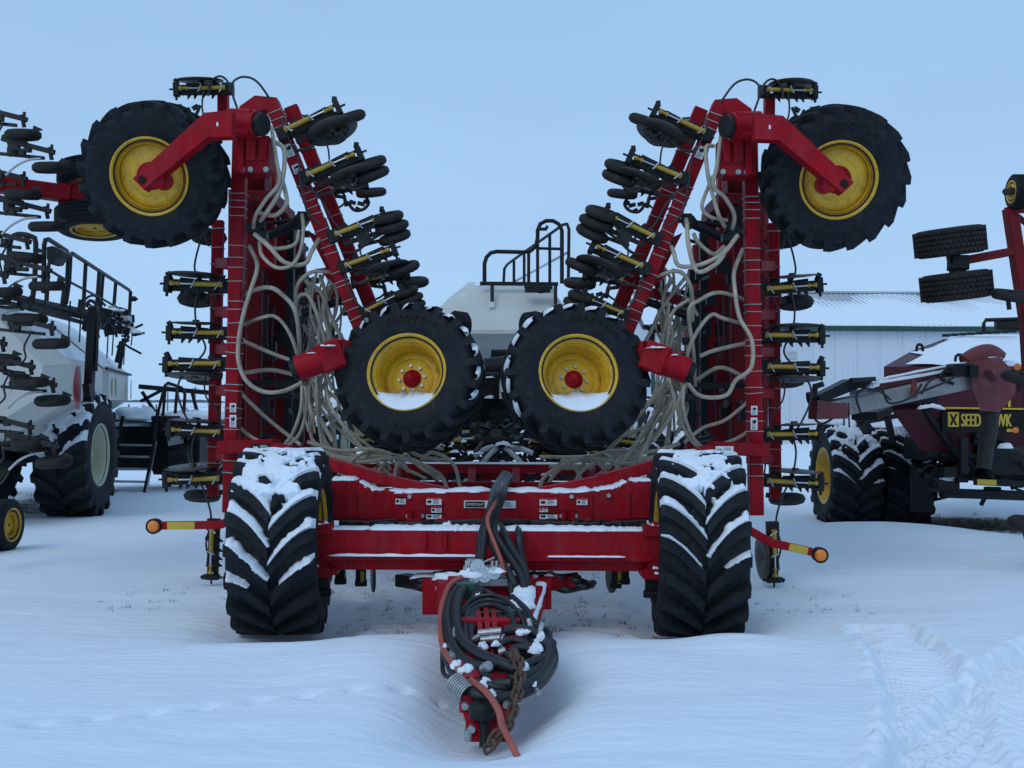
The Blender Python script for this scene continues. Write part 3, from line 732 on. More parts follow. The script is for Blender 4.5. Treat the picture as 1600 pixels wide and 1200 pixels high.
decal(main, (p0 + p1) / 2, p1.x - p0.x, p0.z - p1.z, (0, -1, 0), txt='IMPORTANT', bg='decal_black', tcol='decal_white')
# rear cross bars of the centre frame and their posts
for (x0, y0, x1, y1, dd, w_, h_) in ((515, 731, 1026, 733, 10.9, .12, .085), (520, 756, 1020, 758, 10.2, .1, .05), (600, 742, 960, 743, 12.4, .12, .12)):
    b = MB(); b.beam(P(x0, y0, dd), P(x1, y1, dd), w_, h_); o = b.build('cross_bar', 'red_frame', drill)
    if dd == 10.9:
        sn = MB(); snow_strip([P(520, 724, dd) + V(0, 0, .006), P(770, 725, dd) + V(0, 0, .006), P(1020, 726, dd) + V(0, 0, .006)], .12, .012, b=sn, k=20, seed=4); sn.build('snow_cover', 'snow', o)
for x in (620, 737, 806, 925):
    b = MB(); b.beam(P(x, 735, 10.7), P(x, 768, 10.3), .08, .06); b.build('frame_post', 'red_frame', drill)
# under the toolbar: black pipe work and rear feet seen below the axle
b = MB()
for i in range(26):
    x = 540 + i * 18 + random.uniform(-6, 6); y = random.uniform(816, 824)
    b.beam(P(x, y, 8.95), P(x + random.uniform(10, 40), y + random.uniform(-3, 3), 9.0 + random.uniform(-.1, .2)), .05, random.uniform(.03, .07))
for i in range(5):
    y = 815 + i * 2.2; b.tube(cr([P(530, y, 9.0), P(640, y + 4, 8.95), P(770, y - 2, 8.95), P(900, y + 4, 8.95), P(1010, y, 9.0)], 5), .018, 6)
b.build('hydraulic_pipe', 'hose_black', drill)['kind'] = 'stuff'
b = MB()
for x in (640, 651, 690, 905, 918): b.beam(P(x, 813, 9.1), P(x, 824, 9.05), .06, .06); b.cyl(P(x, 818, 9.02), P(x, 818, 8.97), .035)
b.build('hinge_pin', 'red_frame', drill)['kind'] = 'stuff'

# --- draw bar
b = MB()
tl0, tl1 = P(690, 925, 8.3), P(738, 1085, 6.05)
tr0, tr1 = P(843, 925, 8.3), P(778, 1085, 6.05)
b.beam(tl0, tl1, .10, .20); b.beam(tr0, tr1, .10, .20)
b.beam(P(700, 925, 8.05), P(834, 925, 8.05), .12, .22); b.beam(P(716, 985, 7.1), P(812, 985, 7.1), .10, .16)
b.beam(P(674, 905, 8.35), P(674, 958, 8.35), .13, .13, up=(0, 1, 0)); b.beam(P(848, 905, 8.35), P(848, 950, 8.35), .13, .13, up=(0, 1, 0))
b.prism([P(724, 1078, 6.0), P(724, 1118, 5.9), P(736, 1150, 5.8), P(752, 1150, 5.8), P(752, 1080, 6.0)], (.0, .28, 0))
b.prism([P(776, 1080, 6.0), P(776, 1146, 5.8), P(790, 1146, 5.8), P(797, 1110, 5.9), P(797, 1078, 6.0)], (.0, .28, 0))
b.beam(P(722, 1082, 6.1), P(800, 1082, 6.1), .3, .04); b.beam(P(728, 1128, 6.02), P(796, 1128, 6.02), .08, .2)
b.cyl(P(726, 1085, 5.98), P(726, 1112, 5.98), .03); b.cyl(P(795, 1085, 5.98), P(795, 1112, 5.98), .03)
for q in (732, 740, 748): b.beam(P(q + 12, 985, 7.2), P(q + 22, 1035, 6.6), .016, .1)
tongue = b.build('draw_bar', 'red', drill)
for (x0, y0, d0, x1, y1, d1) in ((744, 950, 7.6, 752, 1010, 6.75), (758, 950, 7.6, 763, 1010, 6.75), (770, 950, 7.6, 774, 1010, 6.75)):
    MB().beam(P(x0, y0, d0), P(x1, y1, d1), .035, .14).build('draw_bar_brace', 'red', drill)
b = MB(); b.lathe([(-.04, .01), (-.04, .066), (-.03, .075), (.03, .075), (.04, .066), (.04, .01)], frame((0, 0, 1), (0, 1, 0), P(754, 1110, 5.84)), n=24); b.cyl(P(757, 1118, 5.86), P(757, 1168, 5.8), .028); b.beam(P(756, 1130, 5.9), P(758, 1158, 5.85), .04, .04)
b.build('hitch_bushing', 'black', drill)
b = MB(); bolts(b, [P(727, 1102, 5.93), P(791, 1100, 5.93), P(737, 1138, 5.8), P(786, 1138, 5.8)], (0, -1, 0), .022, .03); b.cyl(P(731, 1140, 5.78), P(731, 1158, 5.78), .02); b.build('hitch_bolt', 'zinc', drill)['kind'] = 'stuff'
sn = MB()
snow_strip([P(690, 912, 8.3), P(697, 935, 8.0), P(704, 960, 7.6), P(712, 985, 7.25)], .11, .035, side=(1, 0, 0), b=sn, seed=31)
snow_strip([P(846, 908, 8.3), P(838, 935, 7.9), P(828, 965, 7.4), P(820, 990, 7.1)], .10, .03, side=(1, 0, 0), b=sn, seed=32)
snow_strip([P(820, 918, 7.9), P(815, 940, 7.6), P(806, 965, 7.3), P(803, 985, 7.1)], .17, .05, side=(1, 0, 0), b=sn, seed=33)
clump(sn, P(700, 905, 8.35), .12, .08, .05, 3); clump(sn, P(790, 1002, 6.9), .12, .1, .04, 5); clump(sn, P(812, 948, 7.5), .09, .1, .06, 8)
sn.build('snow_cover', 'snow', drill)
# valve block with gauges
b = MB(); b.box(P(752, 896, 8.0), (.26, .14, .11)); b.box(P(780, 898, 8.0), (.12, .12, .12)); b.box(P(742, 884, 8.05), (.12, .1, .10)); b.box(P(764, 908, 7.95), (.34, .1, .06)); b.box(P(786, 886, 8.0), (.1, .1, .05))
vb = b.build('valve_block', 'zinc', drill)
b = MB()
for (x, y, r) in ((746, 885, .055), (757, 900, .05), (772, 895, .05), (741, 903, .04)): b.cyl(P(x, y, 7.93), P(x, y, 7.88), r, r * .95, 18); b.cyl(P(x, y, 7.885), P(x, y, 7.86), r * .45, r * .4, 10)
for x in (729, 733, 769, 776): b.cyl(P(x, 893, 7.95), P(x, 876, 7.95), .014)
b.tube([P(752, 880, 7.95), P(773, 871, 7.9)], .009, 6)
b.build('pressure_gauge', 'steel', vb)
sn = MB(); clump(sn, P(735, 900, 7.9), .09, .06, .05, 2); clump(sn, P(778, 893, 7.9), .07, .05, .03, 4); clump(sn, P(752, 890, 7.95), .08, .05, .03, 6); sn.build('snow_cover', 'snow', vb)
b = MB(); b.box(P(728, 923, 7.75), (.13, .09, .12)); b.box(P(801, 968, 7.25), (.10, .09, .14)); b.box(P(797, 977, 7.2), (.06, .09, .16)); b.build('hose_clamp', 'green_plastic', drill)
# hydraulic hoses: rising bundle, drop to the valve block, coil hung on the draw bar
def H(name, pts, r, mt='hose_black'):
    return hose(drill, [P(*p) for p in pts], r, mt, name, 8, 9)
bundle = [
 [(794, 742, 10.2), (788, 750, 9.7), (783, 759, 9.2), (778, 775, 8.75), (770, 800, 8.6), (764, 815, 8.45), (766, 840, 8.3), (776, 866, 8.15), (795, 895, 7.9), (805, 915, 7.8)],
 [(788, 740, 10.2), (782, 748, 9.7), (777, 758, 9.2), (770, 780, 8.75), (763, 805, 8.5), (760, 820, 8.35), (756, 845, 8.25), (752, 875, 8.1)],
 [(799, 744, 10.2), (793, 752, 9.7), (788, 760, 9.2), (784, 780, 8.8), (775, 805, 8.6), (772, 830, 8.35), (790, 862, 8.15), (812, 895, 7.9), (820, 920, 7.75)],
 [(792, 740, 10.4), (780, 752, 9.6), (773, 764, 9.1), (767, 790, 8.6), (760, 812, 8.4), (752, 838, 8.3), (748, 875, 8.1)],
 [(800, 822, 9.2), (806, 824, 8.8), (811, 834, 8.36), (812, 855, 8.25), (818, 885, 8.0), (818, 915, 7.8)],
 [(778, 820, 9.1), (782, 823, 8.7), (790, 838, 8.33), (803, 862, 8.15), (820, 890, 7.95), (823, 915, 7.8)],
 [(784, 880, 8.0), (795, 900, 7.9), (800, 930, 7.7)],
]
for i, p in enumerate(bundle): H('hydraulic_hose', p, .030 if i != 6 else .02)
coil = [
 [(716, 918, 7.75), (703, 935, 7.5), (698, 965, 7.1), (704, 1000, 6.7), (722, 1030, 6.4), (750, 1043, 6.2), (775, 1045, 6.15)],
 [(727, 918, 7.75), (715, 935, 7.45), (712, 970, 7.0), (722, 1000, 6.65), (745, 1020, 6.4), (780, 1035, 6.15), (805, 1045, 6.1)],
 [(745, 920, 7.8), (735, 945, 7.5), (727, 975, 7.1), (728, 1000, 6.8), (742, 1022, 6.5), (770, 1040, 6.25), (805, 1060, 6.1), (838, 1050, 6.15), (858, 1025, 6.4), (862, 1005, 6.55)],
 [(752, 922, 7.8), (744, 945, 7.5), (735, 975, 7.1), (738, 1005, 6.8)],
 [(765, 932, 7.7), (750, 945, 7.5), (740, 975, 7.1), (735, 1005, 6.8), (740, 1030, 6.5), (765, 1055, 6.2), (810, 1072, 6.0), (845, 1055, 6.1), (863, 1025, 6.35)],
 [(770, 940, 7.6), (780, 955, 7.4), (786, 975, 7.2), (785, 1000, 6.9)],
 [(758, 925, 7.8), (775, 935, 7.65), (790, 955, 7.4), (793, 985, 7.1), (790, 1005, 6.8)],
 [(788, 986, 6.75), (810, 984, 6.75), (838, 990, 6.7), (858, 1008, 6.55), (864, 1032, 6.35), (850, 1060, 6.15), (820, 1080, 6.0), (780, 1092, 5.95), (745, 1085, 5.95), (722, 1070, 6.05)],
 [(700, 975, 7.0), (694, 1000, 6.8), (698, 1025, 6.55), (712, 1055, 6.25), (735, 1080, 6.0), (770, 1088, 5.95)],
 [(705, 1020, 6.6), (715, 1045, 6.35), (735, 1065, 6.15), (765, 1068, 6.05), (800, 1068, 6.0)],
 [(770, 1012, 6.5), (800, 1000, 6.6), (825, 1008, 6.55), (838, 1022, 6.4), (830, 1045, 6.2), (805, 1055, 6.1)],
 [(795, 1020, 6.45), (815, 1012, 6.5), (845, 1022, 6.4), (852, 1040, 6.25), (835, 1068, 6.08), (800, 1085, 5.98), (760, 1082, 5.98)],
 [(740, 1050, 6.2), (775, 1060, 6.1), (820, 1040, 6.2), (846, 1030, 6.3)],
 [(780, 1012, 6.5), (800, 1030, 6.3), (812, 1050, 6.15), (800, 1075, 6.0)],
]
for i, p in enumerate(coil): H('hydraulic_hose', p, (.036, .036, .032, .03, .03, .028, .028, .034, .030, .03, .022, .026, .03, .02)[i])
rh_ = random.Random(21)
dd_ = lambda y: 7.72 - (y - 920) * .0105
for i in range(17):
    cx_, cy_ = 775 + rh_.uniform(-14, 14), 1008 + rh_.uniform(-14, 16); rx_, ry_ = rh_.uniform(44, 82), rh_.uniform(36, 72); a0_ = rh_.uniform(0, 6.28); sp_ = rh_.uniform(2.6, 5.6); tl_ = rh_.uniform(-.35, .35); off_ = rh_.uniform(-.12, .10)
    pts_ = []
    for j in range(9):
        a_ = a0_ + sp_ * j / 8; u_, v_ = rx_ * math.cos(a_), ry_ * math.sin(a_); x_ = cx_ + u_ * math.cos(tl_) - v_ * math.sin(tl_); y_ = min(1092, cy_ + u_ * math.sin(tl_) + v_ * math.cos(tl_)); pts_.append((x_, y_, dd_(y_) + off_ + .05 * math.sin(a_ * 2)))
    H('hydraulic_hose', pts_, rh_.uniform(.015, .026))
H('hydraulic_hose', [(692, 1000, 6.8), (691, 1030, 6.6), (693, 1052, 6.4), (703, 1058, 6.3), (712, 1052, 6.25)], .014)
H('hydraulic_hose', [(842, 980, 6.8), (856, 985, 6.8), (860, 1000, 6.7), (862, 1030, 6.5)], .016)
H('red_hose', [(720, 902, 7.85), (702, 915, 7.65), (691, 945, 7.3), (688, 975, 7.0), (692, 1010, 6.65), (710, 1040, 6.3), (735, 1062, 6.05), (760, 1082, 5.85), (778, 1108, 5.7), (785, 1135, 5.62), (797, 1158, 5.55), (810, 1186, 5.45)], .019, 'hose_red')
H('red_hose', [(785, 757, 9.1), (774, 785, 8.65), (764, 803, 8.4), (762, 818, 8.3), (770, 842, 8.2), (781, 870, 8.0), (788, 897, 7.85)], .016, 'hose_red')
b = MB()
for (x0, y0, d0, x1, y1, d1, r) in ((748, 990, 6.75, 784, 986, 6.72, .032), (752, 1000, 6.7, 782, 997, 6.68, .03), (740, 1000, 6.75, 752, 992, 6.74, .026), (708, 1010, 6.6, 711, 985, 6.8, .026), (705, 1022, 6.5, 709, 1030, 6.4, .03), (843, 990, 6.65, 847, 974, 6.7, .02), (826, 968, 6.85, 830, 985, 6.8, .022), (755, 1045, 6.08, 764, 1040, 6.04, .036), (838, 1078, 6.0, 842, 1084, 5.95, .02), (780, 1020, 6.4, 790, 1016, 6.4, .03)):
    r *= .75; b.cyl(P(x0, y0, d0), P(x1, y1, d1), r, r, 12); m_ = P(x0, y0, d0).lerp(P(x1, y1, d1), .5); b.cyl(m_, m_.lerp(P(x1, y1, d1), .3), r * 1.2, r * 1.2, 6)
b.build('hose_coupling', 'zinc', drill)
b = MB()
for i in range(8):
    t = i / 7; p = P(710 + 20 * t, 1066 + 18 * t, 6.02 - .05 * t); b.lathe([(-.006, .05), (.006, .05), (.006, .058), (-.006, .058)], frame(P(740, 1090, 5.95) - P(710, 1064, 6.05), (0, 0, 1), p), n=16, closed=True)
b.build('spring_guard', 'zinc', drill)
sn = MB()
for i, (x, y, dd, rx, ry, rz) in enumerate(((748, 935, 7.6, .05, .05, .04), (713, 1042, 6.28, .08, .06, .04), (727, 1050, 6.15, .10, .06, .04), (757, 1068, 6.02, .07, .05, .035), (755, 1012, 6.5, .06, .05, .04), (838, 1018, 6.4, .08, .06, .05), (845, 1000, 6.6, .07, .05, .05), (815, 990, 6.7, .10, .06, .03), (820, 1045, 6.15, .05, .05, .04), (744, 1020, 6.5, .06, .05, .03), (768, 1086, 5.9, .05, .05, .03), (706, 968, 7.05, .018, .02, .02), (710, 987, 6.8, .02, .02, .03), (695, 1012, 6.6, .03, .03, .03), (832, 1070, 6.02, .05, .04, .03), (775, 1008, 6.5, .05, .04, .03), (845, 1060, 6.1, .04, .04, .03))):
    clump(sn, P(x, y, dd), rx * .46, ry * .7, rz * .95, seed=i * 1.7); clump(sn, P(x + 9 * math.sin(i * 3), y + 5 * math.cos(i * 2.1), dd - .02), rx * .24, ry * .4, rz * .6, seed=i * 2.9)
sn.build('snow_patch', 'snow', drill)
# safety chain, link by link
path = cr([P(*p) for p in ((806, 1026, 6.05), (812, 1042, 5.98), (812, 1070, 5.88), (804, 1098, 5.80), (798, 1122, 5.72), (790, 1138, 5.66), (776, 1150, 5.62), (766, 1166, 5.6), (756, 1174, 5.62), (752, 1180, 5.65))], 24)
ln = .068; acc = 0; last = path[0]; cpts = [path[0]]
for p in path[1:]:
    if (p - cpts[-1]).length >= ln * .74: cpts.append(p.copy())
lb = MB(); st = []
for i in range(17):
    a = 2 * PI * i / 16; st.append((math.cos(a) * .022 + math.copysign(.02, math.cos(a)) * (1 if abs(math.cos(a)) > .05 else 0), math.sin(a) * .024, 0))
lb.tube(st, .0105, 6, caps=False); lme = lb.mesh('chain_link', 'rust')
hook = MB(); hook.beam(P(802, 1018, 6.1), P(806, 1030, 6.06), .05, .04); chain = hook.build('safety_chain', 'rust', drill)
for i, p in enumerate(cpts[:-1]):
    t = cpts[i + 1] - p; M = frame(t, (0, 1, 0) if i % 2 else (1, .3, 0), p - ORG[drill.name]); o = link('chain_link', lme, chain, M)
# jumble of pipes and linkage under the beam around the draw bar
b = MB()
for i in range(22):
    x = random.uniform(630, 895); y = random.uniform(897, 915)
    b.tube(cr([P(x, y, 8.7), P(x + random.uniform(15, 35), y + random.uniform(-6, 8), 8.55), P(x + random.uniform(40, 70), y + random.uniform(-5, 6), 8.75)], 4), random.uniform(.012, .03), 6)
b.beam(P(628, 906, 8.9), P(676, 912, 8.6), .14, .10); b.build('under_beam_pipe', 'hose_black', drill)['kind'] = 'stuff'
b = MB(); b.beam(P(846, 912, 8.5), P(900, 908, 8.7), .10, .11); b.cyl(P(893, 900, 8.6), P(893, 916, 8.6), .05); b.beam(P(640, 912, 8.7), P(690, 925, 8.5), .08, .06); b.build('hitch_link', 'red_frame', drill)
sn = MB(); snow_strip([P(640, 903, 8.6), P(665, 899, 8.6), P(690, 902, 8.6)], .12, .02, b=sn, seed=41); snow_strip([P(830, 900, 8.6), P(850, 898, 8.6), P(872, 900, 8.6)], .12, .02, b=sn, seed=43); sn.build('snow_patch', 'snow', drill)
b = MB()
for (x, y0, y1) in ((532, 893, 912), (564, 893, 915), (962, 893, 918), (975, 893, 912), (1030, 893, 905)):
    b.beam(P(x, y0 - 6, 9.4), P(x, y1, 9.4), .08, .11, up=(0, 1, 0)); b.cyl(P(x - 9, y1 - 4, 9.35), P(x + 9, y1 - 4, 9.35), .028)
b.build('rear_foot', 'black', drill)['kind'] = 'stuff'
b = MB()
for (x, y) in ((583, 902), (955, 903)):
    b.lathe([(-.01, .001), (-.01, .13), (.01, .13), (.01, .001)], frame((1, .25, 0), (0, 0, 1), P(x, y, 9.6)), n=26)
b.build('rear_disc', 'disc_steel', drill)
b = MB(); b.beam(P(566, 893, 9.34), P(566, 912, 9.34), .03, .03); b.beam(P(968, 893, 9.34), P(968, 912, 9.34), .03, .03); b.build('foot_rod', 'yellow_dull', drill)

# --- the two folded wings
WW = dict(R=.65, W=.42, Rr=.325, nl=19, lh=.06, A=.34, duty=.42)
LET = [('GOODYEAR', R_(90 - 12), .128, .075, .62), ('OPTITRAC', R_(-90), .125, .06, .62)]
def wing(side):
    rnd = random.Random(5 + side)
    Q = (lambda x, y, d: P(x, y, d)) if side < 0 else (lambda x, y, d: MX(P(x, y, d)))
    D = lambda x, y, z: V(x if side < 0 else -x, y, z)
    def part(name, m, fn, parent=drill):
        b = MB(); fn(b); return b.build(name, m, parent)
    # upright tubes: front one with the clamps, outer one carrying the openers
    A0, A1 = Q(377, 182, 10.2), Q(360, 800, 10.2)
    B0, B1 = Q(341, 345, 10.75), Q(333, 775, 10.75)
    mastA = part('wing_tube', 'red_frame', lambda b: b.beam(A0, A1, .128, .14, up=(0, 1, 0)))
    mastB = part('wing_tube', 'red_frame', lambda b: (b.beam(B0, B1, .104, .11, up=(0, 1, 0)), b.beam(Q(349, 148, 10.7), Q(349, 178, 10.7), .10, .10, up=(0, 1, 0))))
    def band(b, p0, p1, ts, hw, hd):
        for t in ts:
            p = Vector(p0).lerp(p1, t); M = frame(Vector(p1) - Vector(p0), (0, 1, 0)); y = M.col[1].xyz; z = M.col[2].xyz
            q = [p + y * a * hw + z * c * hd for a, c in ((-1, -1), (1, -1), (1, 1), (-1, 1))]
            if rnd.random() < .7: q = [v + (Vector(p1) - Vector(p0)).normalized() * rnd.uniform(-.008, .008) for v in q]
            b.tube(q + [q[0]], .0045, 4, caps=False)
    tsA = [.20, .215, .235, .255, .33, .36, .385, .42, .47, .49, .525, .56, .575, .60, .64, .68, .695, .74, .765, .79, .83, .87, .90]
    part('tie_band', 'galv', lambda b: band(b, A0, A1, tsA, .068, .074), mastA)['kind'] = 'stuff'
    part('tie_band', 'galv', lambda b: band(b, B0, B1, [.03, .10, .16, .27, .32, .40, .55, .60, .67, .74, .82, .88, .94], .056, .059), mastB)['kind'] = 'stuff'
    for y in (412, 488, 546, 610, 712):
        part('wing_link', 'red_frame', lambda b, y=y: b.beam(Q(346, y, 10.7), Q(366, y, 10.25), .13, .11))
    # inner uprights deeper in the wing; the darker red paints in their shade
    for (x0, y0, x1, y1, dd, w_, m_) in ((399, 330, 396, 700, 11.6, .16, 'red_far_and_shaded'), (438, 350, 432, 705, 12.4, .34, 'red_far_and_shaded'), (421, 250, 418, 420, 11.4, .16, 'red_frame'), (463, 380, 458, 690, 13.4, .22, 'red_far_and_shaded'), (415, 420, 415, 700, 13.2, .3, 'red_far_and_shaded'), (392, 300, 388, 700, 12.9, .2, 'red_far_and_shaded'), (448, 400, 444, 700, 14.2, .5, 'red_far_and_shaded'), (408, 300, 404, 700, 14.6, .5, 'red_far_and_shaded'), (474, 470, 470, 700, 14.4, .3, 'red_far_and_shaded')):
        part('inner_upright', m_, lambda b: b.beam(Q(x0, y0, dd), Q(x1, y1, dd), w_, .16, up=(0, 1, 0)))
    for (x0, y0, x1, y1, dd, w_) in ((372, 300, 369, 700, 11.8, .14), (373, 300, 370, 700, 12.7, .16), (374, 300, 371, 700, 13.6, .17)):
        part('shade_upright', 'red_far_and_shaded', lambda b: b.beam(Q(x0, y0, dd), Q(x1, y1, dd), w_, .3, up=(0, 1, 0)))  # tubes hidden behind the front mast, added to block light from the side
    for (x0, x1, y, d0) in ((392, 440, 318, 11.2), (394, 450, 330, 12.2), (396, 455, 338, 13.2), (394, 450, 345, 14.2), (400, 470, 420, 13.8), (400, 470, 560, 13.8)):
        part('shade_cross_bar', 'red_far_and_shaded', lambda b: b.beam(Q(x0, y, d0), Q(x1, y, d0), .8, .12))  # wide bars added to keep skylight off the inner uprights, colour darkened as well
    part('mast_head', 'red_far_and_shaded', lambda b: (b.beam(Q(402, 262, 11.0), Q(400, 350, 11.4), .24, .3, up=(0, 1, 0)),))
    for (x0, y0, x1, y1, dd, w_) in ((465, 470, 467, 690, 11.2, .11), (410, 380, 408, 690, 12.0, .07), (478, 430, 476, 640, 12.5, .06), (386, 330, 383, 690, 12.2, .09), (425, 330, 424, 690, 13.6, .1), (455, 360, 450, 690, 11.8, .08)):
        part('inner_post', 'black', lambda b: b.beam(Q(x0, y0, dd), Q(x1, y1, dd), w_, .1, up=(0, 1, 0)))
    part('fold_cylinder', 'black', lambda b: (b.cyl(Q(405, 375, 10.9), Q(470, 345, 10.6), .045), b.cyl(Q(395, 352, 10.8), Q(475, 342, 10.8), .02), b.beam(Q(462, 340, 10.6), Q(478, 352, 10.6), .1, .1)))
    part('fold_cylinder', 'black', lambda b: (b.cyl(Q(472, 490, 10.6), Q(538, 468, 10.6), .04), b.tube(cr([Q(530, 470, 10.6), Q(545, 478, 10.6), Q(552, 500, 10.6)], 4), .03, 8)))
    part('cross_tie', 'red_frame', lambda b: b.beam(Q(465, 472, 10.9), Q(530, 455, 10.6), .08, .09))
    part('cross_tie', 'black', lambda b: b.beam(Q(385, 598, 10.8), Q(470, 600, 10.8), .07, .06))
    # sloping tool bars
    C0, C1 = Q(424, 160, 10.15), Q(566, 520, 10.15)
    E0, E1 = Q(455, 168, 10.55), Q(592, 510, 10.55)
    barC = part('sloping_bar', 'red_frame', lambda b: b.beam(C0, C1, .125, .12, up=(0, 1, 0)))
    barE = part('sloping_bar', 'red_frame', lambda b: b.beam(E0, E1, .135, .12, up=(0, 1, 0)))
    tsC = [.05, .08, .11, .14, .2, .36, .40, .43, .46, .49, .56, .6, .63, .66, .74, .78, .8, .86, .9, .94]
    part('tie_band', 'galv', lambda b: band(b, C0, C1, tsC, .066, .064), barC)['kind'] = 'stuff'
    part('tie_band', 'galv', lambda b: band(b, E0, E1, [.12, .2, .34, .38, .5, .56, .6, .7, .8], .071, .064), barE)['kind'] = 'stuff'
    part('wing_end_plate', 'red', lambda b: (b.prism([Q(x, y, 10.3) for x, y in ((372, 192), (374, 166), (398, 149), (432, 152), (447, 190), (432, 195), (418, 172), (402, 172), (400, 192))], (0, .16, 0)),))
    part('bar_strut', 'red_frame', lambda b: b.beam(Q(500, 345, 10.4), Q(535, 440, 10.9), .10, .10))
    part('bar_gusset', 'red_frame', lambda b: b.prism([Q(x, y, 10.35) for x, y in ((480, 360), (510, 375), (540, 450), (520, 440), (500, 400))], (0, .1, 0)))
    part('bar_gusset', 'red_frame', lambda b: b.prism([Q(x, y, 10.3) for x, y in ((495, 420), (530, 415), (556, 480), (545, 500), (530, 450))], (0, .1, 0)))
    # wheel pivot housing at the top with its mount
    piv = part('wheel_pivot', 'red', lambda b: (b.tube([Q(360, 193, 9.75), Q(404, 194, 9.65)], .125, 20), b.beam(Q(362, 193, 9.74), Q(398, 194, 9.66), .2, .235)))
    part('pivot_cap', 'black', lambda b: b.cyl(Q(402, 194, 9.65), Q(412, 194, 9.62), .105, .10, 20), piv)
    part('pivot_ring', 'decal_white', lambda b: b.cyl(Q(399.5, 194, 9.655), Q(403, 194, 9.645), .112, .112, 20), piv)
    part('pivot_mount', 'red', lambda b: (b.prism([Q(x, y, 9.9) for x, y in ((366, 210), (420, 212), (420, 262), (412, 270), (364, 270))], (0, .25, 0)), b.beam(Q(392, 214, 9.86), Q(392, 250, 9.9), .09, .05, up=(0, 1, 0)), b.beam(Q(412, 214, 9.86), Q(410, 250, 9.9), .07, .05, up=(0, 1, 0)), b.beam(Q(376, 214, 9.86), Q(376, 268, 9.88), .06, .05, up=(0, 1, 0))))
    part('pivot_bolt', 'zinc', lambda b: bolts(b, [Q(x, 265, 9.89) for x in (379, 392, 416)], (0, -1, 0), .028, .02, 10))['kind'] = 'stuff'
    # upper wheel and the bent arm in front of it
    fc = Q(233, 276, 9.65); ax_ = D(.0, -1, -.32).normalized()
    M = frame(ax_, (0, 0, 1), fc - ax_ * (.44 * WW['W']))
    wheel(drill, M, WW['R'], WW['W'], WW['Rr'], WW['nl'], WW['lh'], .12, rh=.085, nuts=False, A=WW['A'], duty=WW['duty'], letters=LET if side > 0 else [(LET[0][0], R_(-20), .128, .075, .62)], name='wing_wheel')
    part('wheel_arm', 'red', lambda b: (b.prism([Q(x, y, 9.30) for x, y in ((207, 279), (319, 176), (362, 172), (362, 213), (324, 214), (224, 296))], (0, .14, 0)), b.beam(Q(238, 283, 9.5), Q(246, 285, 9.35), .1, .1)))
    part('axle_bore', 'decal_black', lambda b: b.cyl(Q(222, 281, 9.285), Q(222, 281, 9.30), .034, .034, 16))
    part('arm_label', 'decal_white', lambda b: b.prism([Q(x, y, 9.296) for x, y in ((338, 191), (341, 191), (341, 197), (338, 197))], (0, .003, 0)))
    part('axle_boss', 'red', lambda b: b.cyl(Q(256, 283, 9.62), Q(254, 283, 9.46), .085, .075, 18))
    # lower wheel of the wing, deep rim with snow in it
    fc = Q(635, 581, 9.45); ax_ = D(-.13, -1, .24).normalized()
    M = frame(ax_, (.15 * side, 0, 1), fc - ax_ * (.44 * WW['W']))
    lw = wheel(drill, M, WW['R'], WW['W'], WW['Rr'], WW['nl'], WW['lh'], -.07, rh=.056, A=WW['A'], duty=WW['duty'], letters=LET, snowrim=True, name='wing_wheel')
    # snow caught on the upper lugs
    sn = MB()
    upl = (M.to_3x3().inverted() @ V(0, 0, 1)); a0 = math.atan2(upl.z, -upl.y); pitch = 2 * PI / WW['nl']
    rtl = (M.to_3x3().inverted() @ D(1, 0, 0)); sg = 1 if math.sin(math.atan2(rtl.z, -rtl.y) - a0) > 0 else -1
    for kk in range(-2, 7):
        a = a0 + sg * kk * pitch + rnd.uniform(-.04, .04); hgt = rnd.uniform(.5, 1) * (1 if kk < 5 else .5); rr = WW['R'] - .022; vs = []; fs = []; L_ = rnd.uniform(.6, 1.0); wd = rnd.uniform(.055, .08)
        for i in range(7):
            x = WW['W'] * (.46 - .5 * L_ * i / 6); e_ = math.sin(PI * (i + .35) / 6.7)
            for (q, r) in ((-1, -.02), (-.7, .022 * hgt * e_), (0, .034 * hgt * e_), (.7, .02 * hgt * e_), (1, -.02)):
                aa = a + q * wd * (.6 + .4 * e_) - .03 * i; vs.append((x, -(rr + r) * math.cos(aa), (rr + r) * math.sin(aa)))
        for i in range(6):
            for q in range(4): fs.append((i * 5 + q, i * 5 + q + 1, (i + 1) * 5 + q + 1, (i + 1) * 5 + q))
        sn.add(vs, fs, True)
    sn.build('snow_on_tread', 'snow', lw)
    hs = part('wheel_pivot', 'red', lambda b: (b.tube([Q(466, 576, 9.5), Q(503, 562, 9.5)], .115, 20), b.beam(Q(498, 563, 9.5), Q(532, 550, 9.55), .24, .26), b.beam(Q(525, 553, 9.6), Q(560, 560, 9.75), .18, .26), b.beam(Q(545, 580, 9.9), Q(640, 590, 9.9), .2, .2)))
    part('pivot_cap', 'black', lambda b: b.cyl(Q(467, 576, 9.5), Q(457, 580, 9.5), .10, .095, 20), hs)
    sn = MB(); clump(sn, Q(513, 541, 9.45), .10, .09, .02, 3); clump(sn, Q(488, 552, 9.45), .05, .05, .015, 4); sn.build('snow_cover', 'snow', hs)
    # second, narrower wheel just behind
    M = frame(D(-.9, -.5, .1), (0, 0, 1), Q(716, 511, 10.9)); wheel(drill, M, .16, .17, .09, 0, .012, .05, hub=None, name='gauge_wheel')
    # arm foot onto the transport frame
    part('frame_arm', 'red_frame', lambda b: b.beam(Q(345, 699, 10.05), Q(432, 696, 9.95), .16, .12))
    part('frame_arm', 'red', lambda b: b.beam(Q(430, 700, 9.85), Q(598, 748, 9.5), .12, .10))
    part('frame_arm', 'red', lambda b: b.beam(Q(596, 748, 9.5), Q(700, 770, 9.42), .12, .085))
    p0, p1 = Q(397, 694, 9.83), Q(421, 703, 9.8)
